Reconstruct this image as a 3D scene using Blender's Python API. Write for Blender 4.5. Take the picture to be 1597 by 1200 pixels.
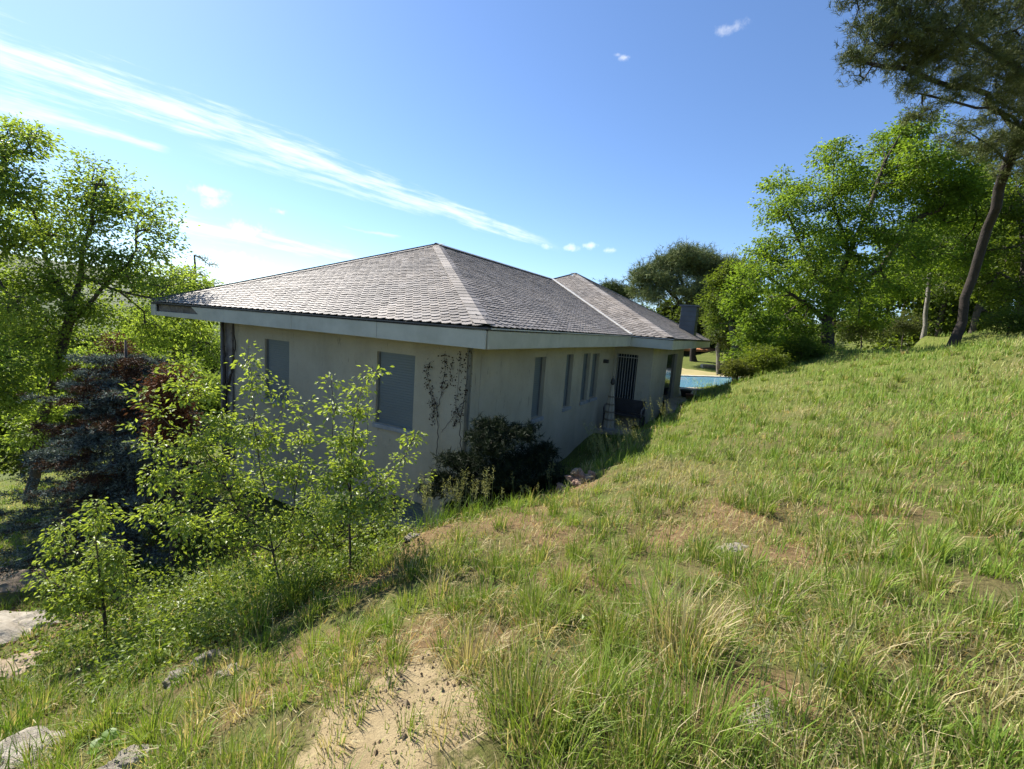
import bpy, math, random
import numpy as np
from mathutils import Vector, Matrix

# ------------------------------------------------------------------ camera, sky, sun, exposure
scene = bpy.context.scene
for o in list(bpy.data.objects):
    bpy.data.objects.remove(o)
COL = scene.collection
FPX, CX, CY = 706.0, 798.5, 600.0
PITCH, ROLL = math.radians(7.418), math.radians(4.114)
EYE = np.array([0.0, 0.0, 1.6])
fwd = np.array([0, math.cos(PITCH), -math.sin(PITCH)])
r0 = np.array([1.0, 0, 0]); u0 = np.array([0, math.sin(PITCH), math.cos(PITCH)])
upv = math.cos(ROLL) * u0 - math.sin(ROLL) * r0
rgt = math.cos(ROLL) * r0 + math.sin(ROLL) * u0
cam_d = bpy.data.cameras.new('camera')
cam = bpy.data.objects.new('camera', cam_d); COL.objects.link(cam)
cam.matrix_world = Matrix(((rgt[0], upv[0], -fwd[0], EYE[0]), (rgt[1], upv[1], -fwd[1], EYE[1]),
                           (rgt[2], upv[2], -fwd[2], EYE[2]), (0, 0, 0, 1)))
cam_d.sensor_width = 36; cam_d.lens = 36 * FPX / 1597
cam_d.clip_start = 0.05; cam_d.clip_end = 20000
scene.camera = cam

SUN_AZ = np.array([-0.79, 0.6131]); SUN_EL = math.radians(43)
sun_dir = Vector((SUN_AZ[0] * math.cos(SUN_EL), SUN_AZ[1] * math.cos(SUN_EL), math.sin(SUN_EL)))
sd = bpy.data.lights.new('sun', 'SUN'); sun = bpy.data.objects.new('sun', sd); COL.objects.link(sun)
sd.energy = 5.0; sd.angle = math.radians(0.53); sd.color = (1.0, 0.94, 0.84)
sun.rotation_euler = sun_dir.to_track_quat('Z', 'Y').to_euler()

vs = scene.view_settings
vs.view_transform = 'Standard'; vs.look = 'None'; vs.gamma = 1.0; vs.use_curve_mapping = False
vs.exposure = 1.2

world = bpy.data.worlds.new('World'); scene.world = world; world.use_nodes = True
wt = world.node_tree; wn = wt.nodes; wl = wt.links
wn.clear()
def N(t, typ, **kw):
    n = t.nodes.new(typ)
    for k, v in kw.items():
        setattr(n, k, v)
    return n
def ray(x, y):
    return fwd + (x - CX) / FPX * rgt - (y - CY) / FPX * upv
def build_sky():
    t = wt
    def mth(op, a, b=None, c=None, clamp=False):
        n = N(t, 'ShaderNodeMath', operation=op); n.use_clamp = clamp
        for i, v in enumerate((a, b, c)):
            if v is None: continue
            if isinstance(v, (int, float)): n.inputs[i].default_value = v
            else: wl.new(v, n.inputs[i])
        return n.outputs[0]
    def dot(vec_out, v):
        n = N(t, 'ShaderNodeVectorMath', operation='DOT_PRODUCT'); wl.new(vec_out, n.inputs[0]); n.inputs[1].default_value = tuple(v)
        return n.outputs['Value']
    def sstep(val, a, b):
        n = N(t, 'ShaderNodeMapRange', interpolation_type='SMOOTHSTEP')
        wl.new(val, n.inputs[0]); n.inputs[1].default_value = a; n.inputs[2].default_value = b
        n.inputs[3].default_value = 0; n.inputs[4].default_value = 1
        return n.outputs[0]
    sky = N(t, 'ShaderNodeTexSky', sky_type='NISHITA')
    sky.sun_disc = False; sky.sun_elevation = SUN_EL
    sky.sun_rotation = math.atan2(SUN_AZ[0], SUN_AZ[1])
    sky.air_density = 1.0; sky.dust_density = 0.35; sky.ozone_density = 4.0; sky.altitude = 300
    tc = N(t, 'ShaderNodeTexCoord'); D = tc.outputs['Generated']
    def fbmn(vec, scale, detail, rough):
        n = N(t, 'ShaderNodeTexNoise'); n.inputs['Scale'].default_value = scale; n.inputs['Detail'].default_value = detail; n.inputs['Roughness'].default_value = rough
        wl.new(vec, n.inputs['Vector']); return mth('SUBTRACT', n.outputs['Fac'], 0.5)
    wob = fbmn(D, 7, 4, 0.6)
    puffn = fbmn(D, 34, 4, 0.62)
    total = None
    def add(m):
        nonlocal total
        total = m if total is None else mth('MAXIMUM', total, m)
    # long cirrus bands: each lies along a great circle through two directions
    bands = [((0, 78), (862, 386), 0.044, 0.013, 1.0), ((0, 160), (262, 236), 0.024, 0.008, 0.8),
             ((340, 238), (760, 352), 0.018, 0.012, 0.6), ((260, 345), (560, 402), 0.024, 0.014, 0.85),
             ((540, 352), (625, 372), 0.004, 0.004, 0.5), ((250, 395), (470, 440), 0.014, 0.012, 0.7)]
    strk = None
    for (a, b, wa, wb, amp) in bands:
        da = ray(*a); da /= np.linalg.norm(da); db = ray(*b); db /= np.linalg.norm(db)
        n = np.cross(da, db); n /= np.linalg.norm(n)
        tg = np.cross(n, da); L = math.atan2(db @ tg, db @ da)
        al = mth('ARCTAN2', dot(D, tg), dot(D, da)); ac = dot(D, n)
        if strk is None:
            cv = N(t, 'ShaderNodeCombineXYZ'); wl.new(mth('ADD', mth('MULTIPLY', al, 5.0), mth('MULTIPLY', ac, 16.0)), cv.inputs[0]); wl.new(mth('MULTIPLY', ac, 44.0), cv.inputs[1])
            strk = fbmn(cv.outputs[0], 1.7, 7, 0.66)
        fr = mth('DIVIDE', al, L)
        wid = mth('MAXIMUM', mth('ADD', mth('MULTIPLY', fr, wb - wa), wa), 0.003)
        dist = mth('ABSOLUTE', mth('ADD', ac, mth('MULTIPLY', wob, 0.04)))
        core = mth('ADD', mth('SUBTRACT', 1.0, mth('DIVIDE', dist, wid)), mth('MULTIPLY', strk, 3.6))
        m = sstep(core, 0.0, 1.5)
        ends = mth('MULTIPLY', mth('SUBTRACT', 1.0, sstep(fr, 0.88, 1.04)), sstep(fr, -0.62, -0.12) if a[0] == 0 else sstep(fr, -0.12, 0.15))
        add(mth('MULTIPLY', mth('MULTIPLY', m, ends), amp))
    # small cumulus puffs, wider than tall
    puffs = [(388, 362, .052, .95), (325, 300, .030, .85), (335, 316, .032, .8), (437, 330, .018, .9), (976, 90, .016, .9), (962, 86, .010, .5), (1137, 44, .026, .6), (922, 384, .020, 1.0), (890, 388, .020, .85), (950, 390, .016, .9),
             (852, 384, .018, .6), (360, 412, .060, .8), (420, 425, .055, .7)]
    for (x, y, rad, amp) in puffs:
        d = ray(x, y); d /= np.linalg.norm(d); ex = np.cross(d, (0, 0, 1)); ex /= np.linalg.norm(ex); ey = np.cross(ex, d)
        q = mth('ADD', mth('POWER', mth('ABSOLUTE', dot(D, ex)), 2.0), mth('MULTIPLY', mth('POWER', mth('ABSOLUTE', dot(D, ey)), 2.0), 5.0))
        front = mth('GREATER_THAN', dot(D, d), 0.5)
        core = mth('ADD', mth('SUBTRACT', 1.0, mth('DIVIDE', mth('SQRT', q), rad)), mth('MULTIPLY', puffn, 3.4))
        add(mth('MULTIPLY', mth('MULTIPLY', sstep(core, 0.1, 1.3), amp), front))
    mix = N(t, 'ShaderNodeMix', data_type='RGBA'); wl.new(total, mix.inputs[0])
    tint = N(t, 'ShaderNodeMix', data_type='RGBA', blend_type='MULTIPLY'); tint.inputs[0].default_value = 1; wl.new(sky.outputs[0], tint.inputs[6]); tint.inputs[7].default_value = (0.93, 1.01, 1.13, 1)
    wl.new(tint.outputs[2], mix.inputs[6])
    cl = N(t, 'ShaderNodeVectorMath', operation='MULTIPLY_ADD'); wl.new(tint.outputs[2], cl.inputs[0]); cl.inputs[1].default_value = (.62, .62, .62); cl.inputs[2].default_value = (4.2, 4.0, 3.5); wl.new(cl.outputs[0], mix.inputs[7])
    bg = N(t, 'ShaderNodeBackground'); wl.new(mix.outputs[2], bg.inputs[0]); bg.inputs[1].default_value = 0.078
    bg0 = N(t, 'ShaderNodeBackground'); wl.new(tint.outputs[2], bg0.inputs[0]); bg0.inputs[1].default_value = 0.078
    # the clouded quarter of the sky (all bands and puffs end inside it)
    cc = ray(330, 220); cc /= np.linalg.norm(cc)
    ms = N(t, 'ShaderNodeMixShader'); wl.new(mth('GREATER_THAN', dot(D, cc), 0.42), ms.inputs[0]); wl.new(bg0.outputs[0], ms.inputs[1]); wl.new(bg.outputs[0], ms.inputs[2])
    out = N(t, 'ShaderNodeOutputWorld'); wl.new(ms.outputs[0], out.inputs[0])
    world.cycles.sampling_method = 'MANUAL'; world.cycles.sample_map_resolution = 256
build_sky()

# ------------------------------------------------------------------ helpers
RS = np.random.RandomState
def at(px, py, Y):
    v = ray(px, py); return EYE + v * (Y / v[1])
def proj(P):
    q = np.asarray(P, float) - EYE; z = q @ fwd
    return CX + FPX * (q @ rgt) / z, CY - FPX * (q @ upv) / z, z

def vnoise(x, y, seed=0):
    xi = np.floor(x).astype(np.int64); yi = np.floor(y).astype(np.int64)
    xf = x - xi; yf = y - yi
    xf = xf * xf * (3 - 2 * xf); yf = yf * yf * (3 - 2 * yf)
    def h(a, b):
        n = (a * 374761393 + b * 668265263 + seed * 1442695041) & 0x7fffffff
        n = ((n ^ (n >> 13)) * 1274126177) & 0x7fffffff
        return ((n ^ (n >> 16)) & 0xffff) / 65535.0
    a = h(xi, yi); b = h(xi + 1, yi); c = h(xi, yi + 1); d = h(xi + 1, yi + 1)
    return (a * (1 - xf) + b * xf) * (1 - yf) + (c * (1 - xf) + d * xf) * yf
def fbm(x, y, seed=0, octv=4):
    s = 0; a = 0.5
    for i in range(octv):
        s = s + a * vnoise(x * 2 ** i, y * 2 ** i, seed + i * 17); a *= 0.5
    return s / (1 - 0.5 ** octv)

MATS = {}
def new_mat(name):
    m = bpy.data.materials.new(name); m.use_nodes = True; t = m.node_tree
    t.nodes.clear()
    out = N(t, 'ShaderNodeOutputMaterial'); p = N(t, 'ShaderNodeBsdfPrincipled')
    t.links.new(p.outputs[0], out.inputs[0]); MATS[name] = m
    return m, t, p, out
def ramp(t, fac, stops):
    r = N(t, 'ShaderNodeValToRGB'); e = r.color_ramp.elements
    while len(e) < len(stops): e.new(0.5)
    for i, (p, c) in enumerate(stops):
        e[i].position = p; e[i].color = (*c, 1)
    t.links.new(fac, r.inputs[0]); return r.outputs[0]
def noise(t, scale, detail=5, rough=0.55, coord='Object', vec=None):
    n = N(t, 'ShaderNodeTexNoise'); n.inputs['Scale'].default_value = scale; n.inputs['Detail'].default_value = detail; n.inputs['Roughness'].default_value = rough
    if vec is None:
        tc = N(t, 'ShaderNodeTexCoord'); vec = tc.outputs[coord]
    t.links.new(vec, n.inputs['Vector']); return n.outputs['Fac']
def bump(t, p, h, strength, dist):
    b = N(t, 'ShaderNodeBump'); b.inputs['Strength'].default_value = strength; b.inputs['Distance'].default_value = dist
    t.links.new(h, b.inputs['Height']); t.links.new(b.outputs[0], p.inputs['Normal'])
def mixc(t, fac, a, b, mode='MIX'):
    m = N(t, 'ShaderNodeMix', data_type='RGBA', blend_type=mode)
    for i, v in ((0, fac), (6, a), (7, b)):
        if isinstance(v, (int, float)): m.inputs[i].default_value = v
        elif isinstance(v, tuple): m.inputs[i].default_value = (*v, 1)
        else: t.links.new(v, m.inputs[i])
    return m.outputs[2]
def plain(name, c1, c2=None, scale=3.0, rough=0.6, bs=0.0, bd=0.004, bscale=80, spec=0.4, metal=0.0, coord='Object'):
    m, t, p, o = new_mat(name)
    c2 = c2 or tuple(x * 0.75 for x in c1)
    t.links.new(ramp(t, noise(t, scale, 6, 0.6, coord), [(0.32, c1), (0.68, c2)]), p.inputs['Base Color'])
    p.inputs['Roughness'].default_value = rough; p.inputs['Specular IOR Level'].default_value = spec; p.inputs['Metallic'].default_value = metal
    if bs: bump(t, p, noise(t, bscale, 4, 0.6, coord), bs, bd)
    return m
def leafmat(name, trans=0.35, rough=0.5, spec=0.3, tint=(1.25, 1.2, 0.55)):
    m, t, p, o = new_mat(name)
    a = N(t, 'ShaderNodeAttribute', attribute_name='Col')
    t.links.new(a.outputs['Color'], p.inputs['Base Color'])
    p.inputs['Roughness'].default_value = rough; p.inputs['Specular IOR Level'].default_value = spec
    tr = N(t, 'ShaderNodeBsdfTranslucent')
    t.links.new(mixc(t, 1.0, a.outputs['Color'], tint, 'MULTIPLY'), tr.inputs['Color'])
    mx = N(t, 'ShaderNodeMixShader'); mx.inputs[0].default_value = trans
    t.links.new(p.outputs[0], mx.inputs[1]); t.links.new(tr.outputs[0], mx.inputs[2]); t.links.new(mx.outputs[0], o.inputs[0])
    return m

def link(name, me, parent=None, mat=None):
    o = bpy.data.objects.new(name, me); COL.objects.link(o)
    if parent is not None: o.parent = parent
    if mat is not None and me is not None and not me.materials: me.materials.append(mat)
    return o
def tag(o, label=None, cat=None, group=None, kind=None):
    if label: o['label'] = label
    if cat: o['category'] = cat
    if group: o['group'] = group
    if kind: o['kind'] = kind
    return o
def empty(name, loc, label, cat, group=None, rz=0):
    o = bpy.data.objects.new(name, None); COL.objects.link(o); o.location = tuple(loc); o.rotation_euler = (0, 0, rz)
    o.empty_display_size = 0.2
    return tag(o, label, cat, group)

def np_mesh(name, verts, faces, cols=None, smooth=False):
    """verts (n,3); faces list of int arrays (m,k); cols (n,3)"""
    me = bpy.data.meshes.new(name)
    verts = np.asarray(verts, np.float32); me.vertices.add(len(verts)); me.vertices.foreach_set('co', verts.ravel())
    loops = np.concatenate([np.asarray(f, np.int32).ravel() for f in faces])
    sizes = np.concatenate([np.full(len(f), np.asarray(f).shape[1], np.int32) for f in faces])
    starts = np.concatenate([[0], np.cumsum(sizes)[:-1]]).astype(np.int32)
    me.loops.add(len(loops)); me.loops.foreach_set('vertex_index', loops)
    me.polygons.add(len(sizes)); me.polygons.foreach_set('loop_start', starts); me.polygons.foreach_set('loop_total', sizes)
    me.polygons.foreach_set('use_smooth', np.full(len(sizes), bool(smooth)))
    if cols is not None:
        a = me.color_attributes.new('Col', 'FLOAT_COLOR', 'POINT')
        c4 = np.ones((len(verts), 4), np.float32); c4[:, :3] = cols; a.data.foreach_set('color', c4.ravel())
    me.update(calc_edges=True); me.validate()
    return me

class MB:
    def __init__(s): s.v = []; s.f = []
    def add(s, vs_, fs):
        b = len(s.v); s.v += [tuple(map(float, v)) for v in vs_]; s.f += [tuple(b + i for i in f) for f in fs]; return s
    def box(s, x0, x1, y0, y1, z0, z1):
        return s.add([(x, y, z) for z in (z0, z1) for y in (y0, y1) for x in (x0, x1)],
                     [(0, 2, 3, 1), (4, 5, 7, 6), (0, 1, 5, 4), (2, 6, 7, 3), (0, 4, 6, 2), (1, 3, 7, 5)])
    def prism(s, poly, d):
        n = len(poly); d = np.array(d)
        return s.add(list(poly) + [tuple(np.array(p) + d) for p in poly],
                     [tuple(range(n))[::-1], tuple(range(n, 2 * n))] + [(i, (i + 1) % n, n + (i + 1) % n, n + i) for i in range(n)])
    def tube(s, pts, rad, k=8, caps=True):
        pts = [np.array(p, float) for p in pts]; n = len(pts)
        rad = rad if hasattr(rad, '__len__') else [rad] * n
        vs_ = []
        for i, p in enumerate(pts):
            d = pts[min(i + 1, n - 1)] - pts[max(i - 1, 0)]; d /= np.linalg.norm(d)
            a = np.cross(d, (0, 0, 1) if abs(d[2]) < .9 else (1, 0, 0)); a /= np.linalg.norm(a); b = np.cross(d, a)
            for j in range(k):
                th = 2 * math.pi * j / k; vs_.append(p + rad[i] * (math.cos(th) * a + math.sin(th) * b))
        fs = [(i * k + j, i * k + (j + 1) % k, (i + 1) * k + (j + 1) % k, (i + 1) * k + j) for i in range(n - 1) for j in range(k)]
        if caps: fs += [tuple(range(k))[::-1], tuple(range((n - 1) * k, n * k))]
        return s.add(vs_, fs)
    def lathe(s, prof, c=(0, 0, 0), k=16):
        vs_ = []; n = len(prof)
        for r, z in prof:
            for j in range(k):
                th = 2 * math.pi * j / k; vs_.append((c[0] + r * math.cos(th), c[1] + r * math.sin(th), c[2] + z))
        fs = [(i * k + j, i * k + (j + 1) % k, (i + 1) * k + (j + 1) % k, (i + 1) * k + j) for i in range(n - 1) for j in range(k)]
        fs += [tuple(range(k))[::-1], tuple(range((n - 1) * k, n * k))]
        return s.add(vs_, fs)
    def build(s, name, mat, parent=None, smooth=False, bevel=0):
        me = bpy.data.meshes.new(name); me.from_pydata(s.v, [], s.f); me.update()
        if smooth: me.polygons.foreach_set('use_smooth', np.ones(len(me.polygons), bool))
        o = link(name, me, parent, mat)
        if bevel:
            b = o.modifiers.new('bevel', 'BEVEL'); b.width = bevel; b.segments = 2; b.limit_method = 'ANGLE'
        return o

# house frame: u to the left along the front, v backwards along the side, z from the eave top
Vv = np.array([0.47652605, 0.87916035, 0.0]); Uu = np.array([-Vv[1], Vv[0], 0.0])
E0 = np.array([-0.44513, 7.08867, 1.52178])
ZB = 4.6
def hw(u, v, z=0.0): return E0 + Uu * u + Vv * v + np.array([0, 0, z])
def hl(u, v, z): return (-u, v, z + ZB)
def to_uv(x, y):
    dx = x - E0[0]; dy = y - E0[1]
    return dx * Uu[0] + dy * Uu[1], dx * Vv[0] + dy * Vv[1]

# ------------------------------------------------------------------ terrain
CP = []
for (px, py, Y) in [(1140, 600, 16), (1080, 628, 12.5), (1000, 672, 9.3), (900, 738, 6.6), (760, 803, 5.2), (640, 832, 4.4), (540, 905, 3.9), (430, 965, 3.6),
                    (280, 1070, 2.9), (110, 1180, 2.45), (1200, 586, 15.5), (1300, 582, 14.5), (1400, 566, 13.5), (1597, 536, 11.5), (1597, 700, 4.6),
                    (1300, 700, 5.6), (1450, 620, 9), (1100, 760, 4.9),
                    (20, 1085, 3.9), (30, 965, 5.4), (0, 860, 8.0), (205, 885, 7.6), (120, 1000, 4.7), (170, 990, 4.6), (330, 900, 5.6), (260, 960, 4.6),
                    (1290, 540, 19), (1440, 524, 22), (1485, 546, 16), (1560, 500, 25), (1597, 470, 30), (1150, 592, 20)]:
    CP.append(tuple(at(px, py, Y)))
CP += [(0, 0, 0.02), (0, -4, .3), (3, 0, .42), (-2.2, .6, -.75), (6, 0, 1.0), (-6, 0, -2.2), (1.2, 2.6, .02), (-.5, 2.0, -.1), (.4, 3.6, -.25), (2.6, 2.4, .35), (12, 2, 2.2), (20, 8, 4.0), (20, -10, 4), (-12, -8, -4), (-14, 4, -4.2)]
for (u, v, z) in [(-.1, .2, -2.35), (1.5, -.1, -2.6), (4, -.2, -3.0), (8, -.2, -3.35), (10.5, 0, -3.6), (0.5, 2.5, -2.25), (-.35, 2.5, -2.15), (.5, 5, -1.95), (-.5, 5, -1.85), (.6, 8.2, -1.62), (-.7, 8.2, -1.55),
                  (-1.0, 11, -1.35), (-1.1, 14, -1.2), (-1.2, 17, -1.1), (-1, 21, -1.05), (-4, 24, -1.05), (2, 26, -1.1), (-6, 30, -1.1), (-10, 24, -.9), (-8, 20, -.6), (6, 34, -1.3), (-14, 36, -1.0), (5, 5, -2.9), (5, 12, -2.2), (11, 10, -3.6), (12, 20, -3.0)]:
    p = hw(u, v); CP.append((p[0], p[1], z))
CP += [(-14, 12, -4.6), (-20, 20, -6.5), (-26, 8, -6.5), (-10, 14, -4.2), (-30, 36, -11), (-12, 36, -5), (0, 45, -2.0), (14, 46, -.9), (26, 46, 1.2), (34, 30, 4.6), (38, 10, 6), (-45, 20, -14), (-35, 55, -16), (0, 62, -5), (30, 62, 2.5)]
CP = np.array(CP)
def _tps():
    X = CP[:, :2]; n = len(X)
    K = np.linalg.norm(X[:, None] - X[None], axis=2) + np.eye(n) * 0.02
    P = np.c_[np.ones(n), X]
    A = np.block([[K, P], [P.T, np.zeros((3, 3))]])
    return np.linalg.solve(A, np.r_[CP[:, 2], 0, 0, 0])
TW = _tps()
def ground(x, y):
    x = np.atleast_1d(np.asarray(x, float)); y = np.atleast_1d(np.asarray(y, float))
    cx = np.clip(x, -48, 42); cy = np.clip(y, -12, 66)
    out = np.empty(x.shape); xf = cx.ravel(); yf = cy.ravel(); of = out.ravel()
    for i in range(0, len(xf), 20000):
        xx = xf[i:i + 20000]; yy = yf[i:i + 20000]
        K = np.sqrt((xx[:, None] - CP[None, :, 0]) ** 2 + (yy[:, None] - CP[None, :, 1]) ** 2)
        of[i:i + 20000] = K @ TW[:-3] + TW[-3] + TW[-2] * xx + TW[-1] * yy
    z = of.reshape(x.shape)
    far = np.maximum(np.hypot(x - cx, y - cy), 0)
    z = z * np.exp(-far / 160) + (-16) * (1 - np.exp(-far / 160))
    z = z + (fbm(x * .9, y * .9, 3, 3) - .5) * .16 + (fbm(x * 4, y * 4, 9, 3) - .5) * .07
    # flat terraces cut for the house floor and the pool
    u, v = to_uv(x, y)
    return z
def g1(x, y): return float(ground([x], [y])[0])
def gp(px, py, far=60):
    """first hit of the viewing ray with the terrain"""
    v = ray(px, py); v = v / v[1]
    ts = np.concatenate([np.arange(.8, 12, .03), np.arange(12, far, .15)])
    P = EYE[None] + v[None] * ts[:, None]
    d = P[:, 2] - ground(P[:, 0], P[:, 1])
    i = np.argmax(d < 0)
    return P[i] if d[i] < 0 else P[-1]

SAND = [(gp(600, 1150), .36), (gp(680, 1120), .26), (gp(540, 1190), .24), (gp(650, 1060), .15), (gp(590, 1090), .16)]
RUST = [(gp(x, y), r) for x, y, r in ((900, 760, .35), (800, 810, .4), (620, 880, .35), (860, 790, .35), (680, 830, .3), (1140, 800, .4), (1030, 1100, .25), (860, 840, .3), (640, 1000, .35), (890, 900, .3), (1050, 830, .35), (330, 1040, .2), (450, 1030, .22), (520, 1000, .22), (760, 1010, .16), (1190, 1090, .2), (1100, 1120, .16), (900, 1090, .14), (400, 1090, .2), (960, 920, .18), (1240, 860, .3), (1350, 800, .3))]
def mk_ground():
    xs = np.concatenate([-np.geomspace(6000, 30, 16), np.arange(-28, -7, .7), np.arange(-7, 9, .14), np.arange(9, 40, .7), np.geomspace(42, 6000, 16)])
    ys = np.concatenate([-np.geomspace(3000, 10, 12), np.arange(-9, .5, .5), np.arange(.5, 11, .14), np.arange(11, 22, .3), np.arange(22, 62, .8), np.geomspace(64, 6000, 18)])
    X, Y = np.meshgrid(xs, ys); Z = ground(X, Y)
    nx, ny = len(xs), len(ys); idx = np.arange(nx * ny).reshape(ny, nx)
    F = np.stack([idx[:-1, :-1], idx[:-1, 1:], idx[1:, 1:], idx[1:, :-1]], -1).reshape(-1, 4)
    me = np_mesh('ground', np.c_[X.ravel(), Y.ravel(), Z.ravel()], [F], smooth=True)
    m, t, p, o = new_mat('soil')
    tc = N(t, 'ShaderNodeTexCoord'); vec = tc.outputs['Object']
    def spots(lst, soft, amp=2.2):
        acc = None
        nz = noise(t, 6.0, 7, .7, vec=vec)
        for (c, r) in lst:
            d = N(t, 'ShaderNodeVectorMath', operation='DISTANCE'); t.links.new(vec, d.inputs[0]); d.inputs[1].default_value = tuple(c)
            a = N(t, 'ShaderNodeMath', operation='MULTIPLY_ADD'); t.links.new(nz, a.inputs[0]); a.inputs[1].default_value = r * amp; a.inputs[2].default_value = -r * amp / 2
            b = N(t, 'ShaderNodeMath', operation='ADD'); t.links.new(a.outputs[0], b.inputs[0]); t.links.new(d.outputs['Value'], b.inputs[1])
            s = N(t, 'ShaderNodeMapRange', interpolation_type='SMOOTHSTEP'); t.links.new(b.outputs[0], s.inputs[0]); s.inputs[1].default_value = r * (1 + soft); s.inputs[2].default_value = r * (1 - soft); s.inputs[3].default_value = 0; s.inputs[4].default_value = 1
            if acc is None: acc = s.outputs[0]
            else:
                mx = N(t, 'ShaderNodeMath', operation='MAXIMUM'); t.links.new(acc, mx.inputs[0]); t.links.new(s.outputs[0], mx.inputs[1]); acc = mx.outputs[0]
        return acc
    base = ramp(t, noise(t, 2.3, 8, .7, vec=vec), [(.3, (.085, .08, .028)), (.46, (.14, .12, .05)), (.6, (.10, .12, .03)), (.75, (.21, .175, .08))])
    gm = N(t, 'ShaderNodeSeparateXYZ'); t.links.new(vec, gm.inputs[0])
    gr = N(t, 'ShaderNodeMapRange'); t.links.new(gm.outputs['Y'], gr.inputs[0]); gr.inputs[1].default_value = 5; gr.inputs[2].default_value = 13; gr.inputs[4].default_value = .75
    base = mixc(t, gr.outputs[0], base, ramp(t, noise(t, 1.2, 6, .65, vec=vec), [(.35, (.09, .125, .022)), (.6, (.13, .16, .035)), (.75, (.20, .18, .07))]))
    fine = ramp(t, noise(t, 46, 6, .75, vec=vec), [(.3, (.35, .32, .28)), (.55, (1, 1, 1)), (.75, (1.5, 1.4, 1.2))])
    c = mixc(t, spots(RUST, .6), base, (.19, .13, .066))
    c = mixc(t, .8, c, fine, 'MULTIPLY')
    sandc = ramp(t, noise(t, 5, 7, .6, vec=vec), [(.3, (.29, .222, .122)), (.7, (.38, .30, .172))])
    grit = N(t, 'ShaderNodeTexVoronoi'); grit.inputs['Scale'].default_value = 55; t.links.new(vec, grit.inputs['Vector'])
    sandc = mixc(t, ramp(t, grit.outputs['Distance'], [(.0, (.55, .55, .55)), (.16, (0, 0, 0))]), sandc, (.13, .085, .045))
    c = mixc(t, spots(SAND, .3, 3.6), c, sandc)
    # far land: dark wooded green
    d = N(t, 'ShaderNodeVectorMath', operation='LENGTH'); t.links.new(vec, d.inputs[0])
    fr = N(t, 'ShaderNodeMapRange'); t.links.new(d.outputs['Value'], fr.inputs[0]); fr.inputs[1].default_value = 40; fr.inputs[2].default_value = 110
    c = mixc(t, fr.outputs[0], c, ramp(t, noise(t, .02, 8, .7, vec=vec), [(.35, (.03, .05, .02)), (.65, (.09, .11, .04))]))
    t.links.new(c, p.inputs['Base Color']); p.inputs['Roughness'].default_value = .95; p.inputs['Specular IOR Level'].default_value = .1
    bump(t, p, noise(t, 38, 8, .75, vec=vec), .8, .03)
    o = link('ground', me, None, m); tag(o, kind='structure')
mk_ground()

def mk_hills():
    # wooded ridges across the valley on the left
    V_, F_ = [], []
    for (R, hgt, seed) in ((1500, 62, 5), (2600, 150, 8)):
        th = np.linspace(math.radians(85), math.radians(175), 90)
        prof = hgt * (.45 + .75 * fbm(th * 6, th * 0 + seed, seed, 5))
        rows = [(R - 500, -40 + 0 * prof), (R - 250, -16 + prof * .45), (R, -16 + prof), (R + 400, -40 + 0 * prof)]
        b = len(V_)
        for rr, zz in rows:
            for a, z in zip(th, zz): V_.append((rr * math.cos(a), rr * math.sin(a), z))
        n = len(th)
        for k in range(3):
            for i in range(n - 1): F_.append((b + k * n + i, b + k * n + i + 1, b + (k + 1) * n + i + 1, b + (k + 1) * n + i))
    me = np_mesh('hills', np.array(V_), [np.array(F_)], smooth=True)
    m = plain('hill_wood', (.045, .065, .03), (.10, .115, .055), .02, .95, 1.0, 6, .08)
    tag(link('hills', me, None, m), kind='structure')
mk_hills()

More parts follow.
